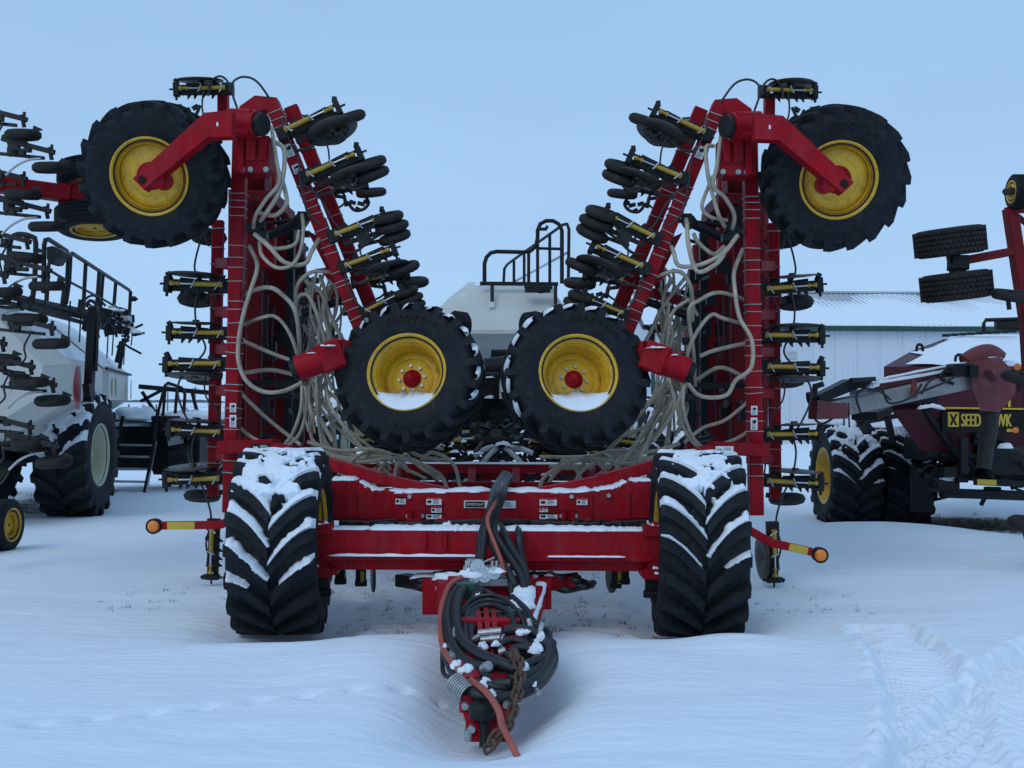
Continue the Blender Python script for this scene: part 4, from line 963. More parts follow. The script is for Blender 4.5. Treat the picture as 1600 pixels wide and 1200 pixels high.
    decal(drill, (p0 + p1) / 2 + V(0, -.03, 0), abs(p1.x - p0.x) * 1.1, .06, (0, -1, 0), kind=9, bg='decal_black' if side < 0 else 'decal_white', tcol='decal_white' if side < 0 else 'decal_black')
    # openers along the outer tube
    spec = [((352, 139), (274, 141), ('disc_top', 'knife_low'), 10.65, .8), ((350, 447), (264, 441), ('disc_top',), 10.7, 1), ((350, 521), (262, 517), ('disc_top',), 10.7, 1),
            ((348, 569), (260, 569), ('disc_low',), 10.7, 1), ((346, 675), (262, 673), ('disc_top',), 10.7, 1), ((345, 746), (258, 748), ('disc_top',), 10.7, 1)]
    for (bs, hd, ft, dd, _) in spec: opener(drill, Q(bs[0] + 2, bs[1], 10.5), Q(hd[0] - 2 + rnd.uniform(-3, 2), hd[1] + rnd.uniform(-3, 3), 10.5 + rnd.uniform(-.06, .06)), ft, up=(0, rnd.uniform(-.1, .1), 1))
    o = opener(drill, Q(334, 822, 10.2), Q(331, 905, 10.2), ('disc_low',) if side > 0 else (), up=D(-1, 0, 0))
    # packers that show past the tube
    for (x, y, l) in ((306, 468, .27), (318, 590, .2), (316, 775, .27), (326, 370, .25)):
        b = MB(); M = frame((0, .2, 1), (0, 1, 0), Q(x, y, 11.0))
        b.lathe([(-.035, .03), (-.035, .09), (-.055, .12), (-.04, .165), (0, .185), (.04, .165), (.055, .12), (.035, .09), (.035, .03)], M, n=26)
        o = b.build('packer_wheel', 'rubber_brown', drill)
        MB().beam(Q(x, y, 10.95), Q(346, y - 6, 10.8), .04, .05).build('strut', 'dark_steel', o)
    # openers on the sloping bars
    spec = [((447, 207), (530, 168), ('disc_face', 'packer_end2', 'strut_end', 'knife_low')), ((482, 275), (565, 240), ('disc_face', 'packer_end2', 'packer_end3', 'strut_end', 'knife_low')), ((524, 368), (604, 334), ('packer_end', 'packer_end2', 'packer_end3', 'strut_end')),
            ((541, 416), (620, 385), ('disc_face', 'strut_low', 'strut_end', 'packer_end3')), ((572, 487), (636, 458), ('packer_end', 'packer_end2', 'packer_end3', 'strut_end'))]
    for (bs, hd, ft) in spec: opener(drill, Q(*bs, 10.05), Q(hd[0] + rnd.uniform(-3, 3), hd[1] + rnd.uniform(-4, 4), 10.05 + rnd.uniform(-.05, .05)), ft, up=D(-.35, rnd.uniform(-.08, .08), 1))
    for (bs, hd) in (((440, 180), (500, 190)), ((560, 440), (640, 425)), ((500, 300), (575, 285))):
        opener(drill, Q(*bs, 11.3), Q(*hd, 11.3), ('packer_end2', 'strut_low', 'knife_low'), up=D(-.35, 0, 1))
    # safety decals
    for i, (x, y, w_, h_, dd) in enumerate(((366, 637, .058, .085, 10.12), (366, 658, .062, .115, 10.12))):
        decal(drill, Q(x - 2, y, dd), w_, h_, (0, -1, 0), kind=i + 12)
    sl_ = (C0 - C1).normalized()
    for i, (t, h_) in enumerate(((.215, .12), (.295, .085))):
        if side > 0 and i == 1: continue
        decal(drill, C0.lerp(C1, t) + V(0, -.064, 0), .075, h_, (0, -1, 0), up=sl_, kind=i + 15)
    # beige seed hoses
    hs_ = [
     [(424, 197, 9.9), (432, 250, 9.85), (436, 285, 9.85), (415, 312, 9.9), (399, 338, 10.0), (396, 360, 10.2)],
     [(430, 222, 9.95), (443, 232, 9.9), (444, 262, 9.85), (436, 300, 9.9), (418, 330, 9.95), (407, 345, 10.1)],
     [(437, 270, 10.0), (446, 300, 9.95), (447, 320, 9.95), (430, 336, 10), (405, 333, 10.1)],
     [(405, 378, 10.0), (410, 400, 9.9), (432, 418, 9.85), (456, 414, 9.85), (470, 390, 9.9), (474, 355, 9.95), (472, 335, 10.1)],
     [(398, 366, 10.0), (420, 385, 9.9), (445, 410, 9.88), (476, 412, 9.9), (487, 393, 9.95), (498, 374, 10.1)],
     [(412, 375, 10.1), (428, 388, 10.05), (460, 382, 10.05), (467, 360, 10.1)],
     [(390, 385, 10.2), (402, 415, 10.0), (392, 452, 9.95), (381, 488, 9.9), (373, 530, 9.85), (373, 566, 9.85), (386, 596, 9.85), (412, 612, 9.85), (442, 611, 9.85), (472, 598, 9.9)],
     [(374, 462, 10.5), (418, 449, 10.1), (444, 463, 10.1), (462, 488, 10.1), (468, 540, 10.3), (466, 590, 10.6)],
     [(370, 512, 10.5), (410, 496, 10.2), (432, 496, 10.2), (452, 520, 10.2), (466, 560, 10.3), (470, 600, 10.6)],
     [(370, 528, 10.5), (420, 550, 10.4), (452, 562, 10.4)], [(370, 585, 10.6), (420, 578, 10.5), (462, 586, 10.6)],
     [(520, 425, 10.2), (488, 425, 10.1), (468, 440, 10.1), (462, 462, 10.2), (464, 490, 10.3)],
     [(462, 485, 10.3), (466, 464, 10.2), (480, 461, 10.2), (492, 482, 10.2), (505, 520, 10.3), (516, 560, 10.4), (545, 590, 10.6)],
     [(472, 602, 10.2), (470, 640, 10.1), (458, 676, 10.1), (444, 696, 10.2)], [(477, 604, 10.2), (478, 640, 10.15), (468, 678, 10.1), (446, 698, 10.2)],
     [(500, 430, 10.6), (510, 470, 10.5), (498, 520, 10.5), (506, 570, 10.4), (520, 610, 10.4)],
     [(520, 440, 10.6), (505, 480, 10.5), (514, 530, 10.5), (500, 580, 10.4), (496, 640, 10.4), (520, 690, 10.3)],
     [(478, 440, 10.6), (500, 455, 10.5), (515, 490, 10.5), (532, 525, 10.4), (556, 560, 10.5)],
     [(490, 440, 11), (478, 480, 10.9), (488, 520, 10.9), (500, 560, 10.8), (482, 610, 10.6), (490, 660, 10.5)],
     [(372, 610, 10.6), (408, 645, 10.6), (440, 672, 10.5), (470, 695, 10.4)], [(366, 660, 10.4), (395, 684, 10.3), (440, 704, 10.2)],
    ]
    for p in hs_:
        j = [Q(x + rnd.uniform(-7, 7) * (side > 0), y + rnd.uniform(-9, 9) * (side > 0), d_) for x, y, d_ in p]
        hose(drill, j, rnd.uniform(.017, .0215))
    for i in range(11):         # fan from the manifold down to the frame
        x0, y0 = rnd.uniform(484, 520), rnd.uniform(560, 625); x1, y1 = rnd.uniform(520, 720), rnd.uniform(690, 752)
        xm = x0 + (x1 - x0) * rnd.uniform(.0, .6); ym_ = y0 + (y1 - y0) * rnd.uniform(.4, 1.05)
        d0 = rnd.uniform(10.3, 11.2); d1 = rnd.uniform(10.0, 10.8)
        hose(drill, [Q(x0, y0, d0), Q((x0 + xm) / 2 - 4, (y0 + ym_) / 2, d0), Q(xm, ym_, (d0 + d1) / 2), Q((xm + x1) / 2, (ym_ + y1) / 2 + rnd.uniform(4, 12), d1), Q(x1, y1, d1)], rnd.uniform(.014, .022))
    for i in range(17):         # thin tangle between the bars
        x0, y0 = rnd.uniform(470, 535), rnd.uniform(415, 470); x1, y1 = rnd.uniform(478, 535), rnd.uniform(560, 680); dd = rnd.uniform(10.5, 11.4)
        hose(drill, [Q(x0, y0, dd)] + [Q(x0 + (x1 - x0) * t + rnd.uniform(-16, 16), y0 + (y1 - y0) * t, dd) for t in (.2, .42, .64, .84)] + [Q(x1, y1, dd - .3)], rnd.uniform(.010, .016))
    for i in range(4):         # tails lying over the main tool bar
        x0 = rnd.uniform(590, 680); y0 = rnd.uniform(712, 738); x1 = x0 + rnd.uniform(25, 70) * rnd.choice((-1, 1))
        hose(drill, [Q(x0, y0, 10.5), Q(x0 + (x1 - x0) * .3, y0 - 9, 10.2), Q(x0 + (x1 - x0) * .8, y0 + 10, 10.0), Q(x1, 772, 9.9)], .017)
    for (pts, dd) in (([(515, 712), (560, 722), (610, 716), (650, 722), (688, 742), (700, 768)], 10.05), ([(500, 705), (550, 716), (600, 712), (640, 716), (672, 736), (690, 765)], 10.2), ([(480, 690), (530, 704), (580, 702), (620, 714), (640, 738)], 10.2)):
        hose(drill, [Q(x, y, dd) for x, y in pts], .019)
    # thin air lines: arcs over the top, wavy drops past the openers
    bl = [([(325, 150), (330, 128), (343, 119), (356, 128), (366, 156), (373, 176)], 10.4, .011), ([(358, 142), (366, 126), (382, 120), (402, 128), (424, 158), (440, 182)], 10.3, .011),
          ([(318, 140), (316, 170), (324, 200)], 10.4, .009),
          ([(326, 385), (318, 365), (304, 415), (312, 442), (305, 478), (308, 512), (321, 545), (300, 572), (280, 596), (279, 622), (290, 650), (305, 675)], 10.55, .010),
          ([(304, 680), (300, 705), (306, 740), (320, 770), (330, 810), (322, 850), (330, 880)], 10.5, .010),
          ([(352, 430), (342, 455), (330, 485), (338, 515), (352, 540)], 10.6, .009), ([(345, 570), (322, 590), (322, 620), (340, 645), (345, 690), (350, 740), (356, 800)], 10.6, .009),
          ([(440, 185), (448, 210), (466, 250), (470, 285), (480, 330), (500, 350)], 10.0, .010), ([(470, 285), (500, 310), (520, 345), (535, 360)], 10.0, .009),
          ([(500, 205), (512, 230), (515, 255)], 10.0, .009), ([(543, 415), (540, 440), (555, 470), (572, 486)], 10.0, .009), ([(597, 335), (570, 372), (565, 400), (600, 420), (590, 450)], 10.0, .009),
          ([(420, 460), (418, 520), (422, 560)], 11, .010), ([(430, 480), (425, 540), (432, 600), (428, 660)], 11, .010), ([(452, 560), (462, 590), (456, 640)], 10.8, .012)]
    for pts, dd, r in bl: hose(drill, [Q(x, y, dd) for x, y in pts], r, 'hose_black', 'air_line', 6, 6)
    # black manifolds, brackets and clips inside the wing
    mb = MB()
    for i in range(70):
        x = rnd.uniform(385, 540); y = rnd.uniform(330, 690); dd = rnd.uniform(10.8, 12.6)
        if x > 480 and y < 430: continue
        if rnd.random() < .5: mb.box(Q(x, y, dd), (rnd.uniform(.05, .16), .08, rnd.uniform(.05, .2)))
        else: mb.cyl(Q(x, y, dd), Q(x + rnd.uniform(-30, 30), y + rnd.uniform(-12, 12), dd + rnd.uniform(-.3, .3)), rnd.uniform(.015, .035))
    for y in (470, 500, 530, 555, 590, 618): mb.box(Q(470, y, 10.6), (.12, .1, .07))
    for (x, y) in ((404, 352), (398, 358), (476, 338), (505, 372), (408, 368)): mb.box(Q(x, y, 10.2), (.12, .1, .08))
    mb.build('bracket', 'black', drill)['kind'] = 'stuff'
    # openers of the rear row, low in the frame
    for i, (x, y) in enumerate(((560, 690), (600, 712), (640, 700), (690, 690), (655, 722), (715, 700), (540, 720))):
        opener(drill, Q(x, y, 11.6 + .3 * (i % 3)), Q(x + (75 if i % 2 else 60), y - 8 - 10 * (i % 3), 11.4 + .3 * (i % 3)), ('packer_end', 'strut_low', 'knife_low') if i % 2 else ('disc_low', 'strut_end'))
wing(-1); wing(1)
# side marker arms
def marker(p_in, p_el, p_out, lens, d):
    b = MB(); b.beam(P(*p_in, d), P(*p_el, d), .07, .075); b.beam(P(*p_el, d), P(*p_out, d - .02), .07, .07); o = b.build('marker_arm', 'red', drill)
    a, c = P(*p_el, d), P(*p_out, d - .02); t = (c - a)
    b = MB(); b.beam(a + t * .42 + V(0, -.036, 0), a + t * .88 + V(0, -.036, 0), .006, .066); b.build('reflective_strip', 'gold', o)
    q = P(*lens, d - .05); b = MB(); b.lathe([(-.05, .01), (-.05, .066), (.03, .07), (.035, .06), (.02, .05)], frame((0, -1, 0), (0, 0, 1), q), n=24); b.build('lamp_housing', 'black', o)
    b = MB(); b.lathe([(.022, .056), (.04, .048), (.046, .03), (.048, .001)], frame((0, -1, 0), (0, 0, 1), q), n=24); b.build('lamp_lens', 'amber', o)
marker((360, 812), (345, 820), (252, 821), (241, 822), 9.9)
marker((1170, 828), (1205, 848), (1268, 862), (1281, 867), 9.7)
# distribution gear at the centre
b = MB()
b.box(P(790, 562, 13), (.34, .5, .22)); b.cyl(P(758, 578, 12.6), P(795, 574, 12.6), .14); b.box(P(765, 603, 12.5), (.22, .3, .32)); b.beam(P(780, 640, 12.3), P(780, 700, 12.3), .2, .2, up=(0, 1, 0))
b.beam(P(745, 640, 12.4), P(745, 690, 12.4), .12, .1, up=(0, 1, 0)); b.box(P(768, 652, 12.6), (.5, .2, .5))
for i in range(7): b.beam(P(770, 588 + i * 5.5, 12.25), P(782, 588 + i * 5.5, 12.25), .04, .022)
for i in range(60):
    x = random.uniform(690, 860); y = random.uniform(655, 765); dd = random.uniform(11, 12.8)
    b.cyl(P(x, y, dd), P(x + random.uniform(-25, 25), y + random.uniform(-16, 16), dd + random.uniform(-.3, .3)), random.uniform(.012, .035), None, 7)
for i in range(40):
    x = random.uniform(600, 940); y = random.uniform(700, 765); dd = random.uniform(11, 12.8)
    b.box(P(x, y, dd), (random.uniform(.05, .2), .1, random.uniform(.04, .12)), frame((1, 0, random.uniform(-.6, .6))))
b.build('distribution_gear', 'black', drill)
b = MB(); b.tube(cr([P(785, 583, 12.2), P(784, 600, 12.2), P(783, 623, 12.2)], 3), .022, 8); b.build('sight_tube', 'decal_white', drill)
sn = MB(); clump(sn, P(764, 590, 12.4), .10, .06, .04, 4); clump(sn, P(765, 622, 12.3), .06, .05, .03, 5); clump(sn, P(790, 563, 12.7), .06, .06, .03, 7); snow_strip([P(773, 697, 11.1), P(785, 694, 11.1), P(800, 698, 11.1)], .12, .03, b=sn, seed=3)
for i in range(26): clump(sn, P(random.uniform(650, 890), random.uniform(690, 760), random.uniform(10.9, 11.4)), random.uniform(.02, .07), .05, random.uniform(.01, .03), i)
sn.build('snow_patch', 'snow', drill)['kind'] = 'stuff'
for (x0, y0, x1, y1) in ((776, 700, 750, 728), (790, 700, 818, 728), (770, 698, 742, 712), (800, 699, 832, 708)):
    hose(drill, [P(x0, y0, 11.1), P((x0 + x1) / 2, (y0 + y1) / 2 - 2, 11.0), P(x1, y1, 10.95)], .028, 'galv', 'air_pipe')
# ------------------------------------------------------------------ helpers for the other machines
def loft(b, rings, caps=True, smooth=False):
    n = len(rings[0]); base = []
    for r in rings: base += [Vector(p) for p in r]
    fs = [(i * n + k, i * n + (k + 1) % n, (i + 1) * n + (k + 1) % n, (i + 1) * n + k) for i in range(len(rings) - 1) for k in range(n)]
    if caps: fs += [tuple(range(n - 1, -1, -1)), tuple(range((len(rings) - 1) * n, len(rings) * n))]
    b.add(base, fs, smooth)
def pipe(root, name, pts, r, mt='black', k=1, n=8):
    return MB().tube(cr(pts, k) if k > 1 else pts, r, n).build(name, mt, root)

# ------------------------------------------------------------------ cart behind the drill
cc = thing('air_cart', (0, 19, 0), 'cream air cart tank with black hand rails, directly behind the red drill', 'air cart', 'air carts')
lv = [(441, 732, 860, 18.9, 2.6), (447, 726, 864, 18.65, 2.9), (463, 704, 870, 18.25, 3.4), (512, 656, 912, 17.55, 4.4), (515, 666, 910, 17.5, 4.4), (523, 666, 910, 17.5, 4.4), (526, 676, 900, 17.65, 4.2), (568, 716, 858, 18.2, 3.2), (610, 742, 838, 18.6, 2.4)]
def rect(y, x0, x1, d, dep):
    a, c = P(x0, y, d), P(x1, y, d); return [a, c, V(c.x, d + dep, c.z), V(a.x * (1 + (dep / d + .05 if a.x > 2 else 0)), d + dep, a.z)]
b = MB(); loft(b, [rect(*l) for l in reversed(lv)]); tank = b.build('tank', 'tank_snowy', cc)
b = MB(); a_, c_ = P(690, 519, 17.48), P(890, 519, 17.48); b.beam(a_, c_, .03, .06); b.build('tank_seam', 'tank', cc)
sn = MB(); loft(sn, [[P(738, 447, 18.68) + V(0, 0, .0), P(861, 447, 18.68), P(858, 446, 20.6), P(742, 446, 20.6)], [P(744, 441, 18.8), P(852, 441, 18.8), P(850, 441, 20.4), P(748, 441, 20.4)]]); sn.build('snow_cover', 'snow', cc)
fr = [(757, 443), (757, 412), (760, 402), (767, 395), (776, 393), (818, 394), (829, 392), (837, 385), (840, 372), (840, 360), (844, 350), (853, 345), (864, 345), (873, 350), (878, 360), (878, 443)]
pipe(cc, 'hand_rail', [P(x, y, 18.4) for x, y in fr], .035)
pipe(cc, 'hand_rail', [P(840, 388, 18.4), P(878, 389, 18.4)], .025)
pipe(cc, 'hand_rail', [P(787, 440, 21.6), P(788, 420, 21.6), P(792, 414, 21.4), P(798, 409, 21.2), P(880, 351, 18.5), P(886, 350, 18.4), P(889, 358, 18.4), P(888, 443, 18.4)], .028)
pipe(cc, 'hand_rail', [P(806, 439, 21.2), P(886, 395, 18.5)], .022, 'galv')
for (x, y0, d_) in ((803, 406, 21.1), (819, 395, 20.4), (826, 394, 18.4), (840, 380, 18.4), (859, 366, 19.1)): pipe(cc, 'rail_post', [P(x, y0, d_), P(x, 442, d_)], .028)
MB().beam(P(750, 443, 18.35), P(872, 444, 18.35), .1, .06).build('platform', 'black', cc)
for (x, y1) in ((769, 473), (868, 474)):
    MB().beam(P(x, 446, 18.2), P(x, y1, 17.95), .06, .02).build('strap', 'black', cc)
MB().beam(P(868, 474, 17.95), P(874, 492, 17.9), .03, .03).build('strap', 'black', cc)
MB().box(P(768, 476, 17.92), (.09, .03, .09)).build('strap_plate', 'decal_white', cc)
b = MB(); b.box(P(840, 452, 17.95), (.42, .2, .10)); b.tube(cr([P(820, 448, 18), P(845, 456, 17.9), P(862, 449, 18)], 4), .03, 6); b.build('lid_latch', 'black', cc)
pipe(cc, 'work_lamp', [P(840, 358, 18.35), P(853, 358, 18.3), P(855, 354, 18.25)], .03)
b = MB(); b.box(P(770, 690, 19), (3.0, 2.5, .25)); b.box(P(770, 640, 19.5), (1.1, 1.6, .7)); b.build('chassis', 'black', cc)
for (x, s) in ((508, 1), (1036, -1), (440, 1), (1104, -1)):
    M = frame((1, 0, 0), (0, .1 * s, 1), V(P(x, 700, 17.0).x, 17.2, .88))
    o = wheel(cc, M, .95, .62, .5, 20, .07, 0, rim='cream', hub=None, A=.3, duty=.46, name='cart_wheel')
    tread_snow(o, .95, .62, 20, .07, .3, .46, 8, 40, 150, seed=x * .01)

# ------------------------------------------------------------------ left cart
lc = thing('air_cart', (-7, 17, 0), 'cream air cart with ladder and red curved stripe, left of the red drill', 'air cart', 'air carts')
ao = V(P(130, 700, 15.0).x - .22, 15.0, 0); aa = V(-.205, 1, 0).normalized(); av = V(-1, -.205, 0).normalized()
def LCp(s, l, z): return ao + aa * s + av * l + V(0, 0, z)
sec = [(0, 2.22), (0, 1.72), (.85, 1.15), (2.1, 1.15), (2.9, 1.72), (2.9, 2.22), (2.0, 3.0), (.9, 3.0)]
def module(s0, s1, ch=.35):
    def ring(s, k): return [LCp(s, 1.45 + (l - 1.45) * k, 2.0 + (z - 2.0) * (k if z < 2.3 else (.9 + .1 * k))) for l, z in sec]
    b = MB(); loft(b, [ring(s0, .80), ring(s0 + ch, 1), ring(s1 - ch * .5, 1), ring(s1, .9)]); return b.build('tank', 'tank_snowy', lc)
t1 = module(-.2, 3.0); t2 = module(3.1, 5.9)
for s0, s1 in ((.3, 2.9), (3.3, 5.7)):
    sn = MB(); vs = []; fs = []; n = 14; m = 8
    for i in range(n + 1):
        s = s0 + (s1 - s0) * i / n
        for j in range(m + 1):
            u = j / m; l = .06 + .9 * u; z = 2.25 + .78 * u
            e = min(1, i / 1.5, (n - i) / 1.5, j / 1.2 + .0, 1)
            vs.append(LCp(s, l, z + .005 + .05 * e * (1 + .4 * n3(s * 2, u * 3))))
    fs = [(i * (m + 1) + j, i * (m + 1) + j + 1, (i + 1) * (m + 1) + j + 1, (i + 1) * (m + 1) + j) for i in range(n) for j in range(m)]
    sn.add(vs, fs, True); sn.build('snow_cover', 'snow', lc)
# red curve on the tank side
b = MB(); n = 10; outl = []
for i in range(n + 1):
    t = i / n; outl.append((.80 - .42 * math.sin(PI * (.15 + .7 * t)), 2.2 - .62 * t))
inn = [(s + .16 + .42 * math.sin(PI * i / n), z) for i, (s, z) in enumerate(outl)]
b.prism([LCp(s, -.006, z) for s, z in outl] + [LCp(s, -.006, z) for s, z in reversed(inn)], -av * .004); b.build('painted_stripe', 'decal_red', t1)
for k in (0, 1):
    b = MB(); b.prism([LCp(3.75 + k * .42 + a, -.008, 1.95 + c) for a, c in ((0, -.14), (.22, -.14), (.22, .14), (0, .14))], -av * .01); b.build('inspection_plate', 'cream', t2)
b = MB(); b.prism([LCp(5.3 + a, -.1 + a * .1, 1.9 + c) for a, c in ((0, -.16), (.08, -.16), (.16, .1), (.2, -.16), (.28, -.16), (.18, .2), (.1, .2))], -av * .01); b.build('painted_mark', 'decal_red', t2)
MB().beam(LCp(3.0, -.03, 2.24), LCp(5.8, -.03, 2.2), .05, .04).build('tank_edge_rail', 'black', lc)
M = frame((1, .08, 0), (0, .1, 1), P(120, 714, 16.8)); M.translation.z = .87
o = wheel(lc, M, .95, .80, .46, 17, .075, .12, rim='cream', hub='cream', A=.30, duty=.46, name='cart_wheel')
tread_snow(o, .95, .80, 17, .075, .30, .46, -12, 30, 150, seed=9)
M = frame((1, -.10, 0), (0, .1, 1), P(-40, 714, 17.3)); M.translation.z = .87
wheel(lc, M, .95, .75, .52, 20, .075, .12, rim='cream', hub='cream', A=.30, duty=.46, name='cart_wheel')
b = MB(); b.beam(LCp(-.6, 1.2, .85), LCp(6.6, 1.2, .85), .25, .3); b.beam(LCp(-.6, 2.0, .85), LCp(6.6, 2.0, .85), .25, .3); b.beam(LCp(2, .2, .88), LCp(2, 2.8, .88), .3, .25); b.beam(LCp(2.8, .1, .8), LCp(5.8, .3, .7), .3, .35); b.build('chassis', 'black', lc)
b = MB(); b.prism([P(0, 660, 15.2), P(0, 690, 15.2), P(52, 680, 15.6), P(62, 640, 15.7), P(50, 632, 15.7)], (0, .3, 0)); b.build('fender', 'tank', lc)
# conveyor post and head
post = MB().beam(P(146, 480, 15.9), P(138, 628, 15.9), .12, .14, up=(0, 1, 0)).build('conveyor_post', 'black', lc)
MB().beam(P(138, 600, 15.75), P(140, 620, 15.75), .22, .1).build('post_foot', 'black', lc)
pipe(lc, 'conveyor_hose', [P(135, 480, 15.9), P(140, 470, 15.9), P(150, 478, 15.9), P(152, 520, 15.9), P(150, 580, 15.9)], .025, 'hose_black', 5)
pipe(lc, 'conveyor_hose', [P(130, 500, 15.9), P(132, 470, 15.9), P(148, 462, 15.9), P(165, 478, 16)], .018, 'hose_black', 5)
b = MB()
rn = random.Random(3)
for i in range(34):
    x = rn.uniform(140, 212); y = 482 + (x - 140) * .28 + rn.uniform(-8, 32) * (1 if x < 205 else .5); dd = 16 + (x - 140) * .06
    if rn.random() < .55: b.box(P(x, y, dd), (rn.uniform(.08, .25), .15, rn.uniform(.05, .18)), frame((1, .3, rn.uniform(-.5, .2))))
    else: b.tube(cr([P(x, y, dd), P(x + rn.uniform(-10, 14), y + rn.uniform(-10, 10), dd), P(x + rn.uniform(-8, 20), y + rn.uniform(0, 24), dd)], 4), .022, 6)
b.build('conveyor_drive', 'black', lc)
b = MB(); b.box(P(192, 498, 19.2), (.25, .2, .1)); b.box(P(175, 492, 18.5), (.1, .1, .3)); b.cyl(P(168, 495, 18), P(168, 508, 18), .05); b.build('motor', 'zinc', lc)
sn = MB(); clump(sn, P(178, 486, 18), .18, .12, .05, 4); clump(sn, P(198, 520, 19.3), .3, .12, .10, 6); sn.build('snow_patch', 'snow', lc)
for (x, y0, y1, dd) in ((170, 500, 560, 18), (178, 510, 556, 18.3), (196, 520, 570, 19.4), (110, 470, 530, 15.5), (127, 480, 535, 15.8), (72, 430, 505, 14.6), (208, 505, 540, 20)): pipe(lc, 'hanging_strap', [P(x, y0, dd), P(x - 3, y1, dd)], .012)
pipe(lc, 'conveyor_leg', [P(190, 535, 19.4), P(183, 565, 19.6)], .05); pipe(lc, 'conveyor_leg', [P(193, 530, 19.2), P(187, 575, 19.5)], .035)
# walkway and hand rails on top
for (a, c, w_) in (((20, 462, 14.4), (205, 508, 20.4), .10), ((0, 470, 14.0), (190, 520, 20.0), .06), ((30, 475, 14.6), (150, 500, 18.5), .06), ((0, 458, 14.2), (200, 500, 20.5), .05)):
    MB().beam(P(*a), P(*c), w_, .06).build('walkway_beam', 'black', lc)
for i in range(9):
    t = i / 8; MB().beam(P(22 + 165 * t, 466 + 44 * t, 14.5 + 5.6 * t), P(2 + 165 * t, 462 + 44 * t, 14.8 + 5.6 * t), .09, .03).build('walkway_slat', 'black', lc)
pipe(lc, 'hand_rail', [P(68, 458, 14.4), P(69, 383, 14.4), P(71, 375, 14.4), P(76, 374, 14.5), P(104, 392, 15.3), P(107, 398, 15.4), P(105, 440, 15.4), P(100, 480, 15.4)], .033)
pipe(lc, 'hand_rail', [P(103, 475, 15.5), P(108, 440, 15.5), P(110, 400, 15.5), P(113, 396, 15.6), P(158, 425, 17.6), P(200, 452, 20.2), P(204, 456, 20.4), P(202, 495, 20.4)], .033)
pipe(lc, 'hand_rail', [P(68, 417, 14.5), P(104, 438, 15.4), P(158, 466, 17.8), P(200, 490, 20.3)], .020)
pipe(lc, 'hand_rail', [P(132, 472, 16.6), P(150, 482, 17.4)], .02)
for (x, y0, y1, dd) in ((134, 410, 485, 16.5), (155, 424, 480, 17.5), (161, 428, 480, 17.8), (181, 440, 490, 19)): pipe(lc, 'rail_post', [P(x, y0, dd), P(x - 4, y1, dd)], .032)
for (x, y) in ((101, 468), (127, 482)): MB().beam(P(x + 1, y - 14, 15.4), P(x - 2, y + 10, 15.4), .09, .03, up=(0, 1, 0)).build('post_bracket', 'black', lc)
pipe(lc, 'work_lamp', [P(203, 467, 20.3), P(211, 467, 20.3), P(213, 465, 20.3)], .05)
pipe(lc, 'hand_rail', [P(14, 400, 14.0), P(16, 378, 14), P(22, 368, 14), P(34, 366, 14), P(50, 370, 14), P(56, 380, 14), P(54, 440, 14), P(50, 470, 14)], .035, 'black', 2)
b = MB(); b.prism([P(x, y, 14.3) for x, y in ((73, 386), (82, 384), (97, 391), (100, 395), (90, 402), (84, 411), (76, 412), (73, 404))], (0, .3, 0)); b.build('conveyor_spout', 'black', lc)
pipe(lc, 'conveyor_spout_rod', [P(77, 410, 14.4), P(74, 470, 14.4)], .02)
# ladder and rear frame
for i, y in enumerate((655, 695, 713, 732, 752)):
    x0 = 190 - i * 4.5; x1 = 243 - i * 3
    MB().beam(P(x0, y, 20.5 - .06 * i), P(x1, y + 1, 20.5 - .06 * i), .14, .035).build('ladder_step', 'galv', lc)
pipe(lc, 'ladder_rail', [P(247, 640, 20.4), P(240, 700, 20.3), P(225, 773, 20.1)], .035, 'black'); pipe(lc, 'ladder_rail', [P(192, 650, 20.4), P(178, 720, 20.3), P(168, 768, 20.1)], .035, 'black')
pipe(lc, 'ladder_rail', [P(244, 690, 20.35), P(236, 730, 20.25), P(229, 770, 20.0)], .02, 'galv')
pipe(lc, 'ladder_hand_rail', [P(247, 645, 20.5), P(253, 620, 20.5), P(258, 602, 20.5), P(262, 598, 20.5), P(284, 606, 20.6), P(289, 616, 20.6), P(287, 652, 20.6)], .03)
pipe(lc, 'ladder_hand_rail', [P(254, 655, 20.7), P(258, 610, 20.7)], .03); pipe(lc, 'ladder_hand_rail', [P(273, 655, 20.7), P(277, 604, 20.7)], .03)
MB().beam(P(218, 604, 21), P(332, 614, 21), .12, .09).build('tow_frame', 'black', lc)
for (a, c) in (((220, 627), (254, 609)), ((222, 612), (246, 650)), ((300, 612), (312, 660))): MB().beam(P(*a, 21), P(*c, 21), .06, .06).build('tow_frame_brace', 'black', lc)
b = MB(); b.box(P(285, 700, 21.2), (.9, .8, 1.0)); b.box(P(215, 690, 21.4), (1.0, .6, 1.1)); b.box(P(300, 668, 21), (1.3, .8, .3)); b.cyl(P(270, 720, 20.7), P(300, 715, 20.7), .3); b.box(P(262, 662, 20.6), (.5, .4, .3)); b.build('fan_housing', 'black', lc)
b = MB(); b.box(P(276, 700, 20.7), (.28, .06, .5), frame((1, .2, .15))); b.build('fan_shroud', 'galv', lc)
M = frame((.7, -.7, 0), (0, 0, 1), P(318, 712, 22)); M.translation.z = .62; wheel(lc, M, .62, .4, .36, 16, .04, .1, rim='cream', hub=None, name='tow_wheel')
sn = MB()
for i, (x, y, rx, rz) in enumerate(((222, 655, .42, .22), (292, 652, .42, .16), (240, 658, .3, .12), (310, 664, .5, .06), (214, 665, .5, .08))): clump(sn, P(x, y, 20.9), rx, .4, rz, i * 2.2)
sn.build('snow_patch', 'snow', lc)

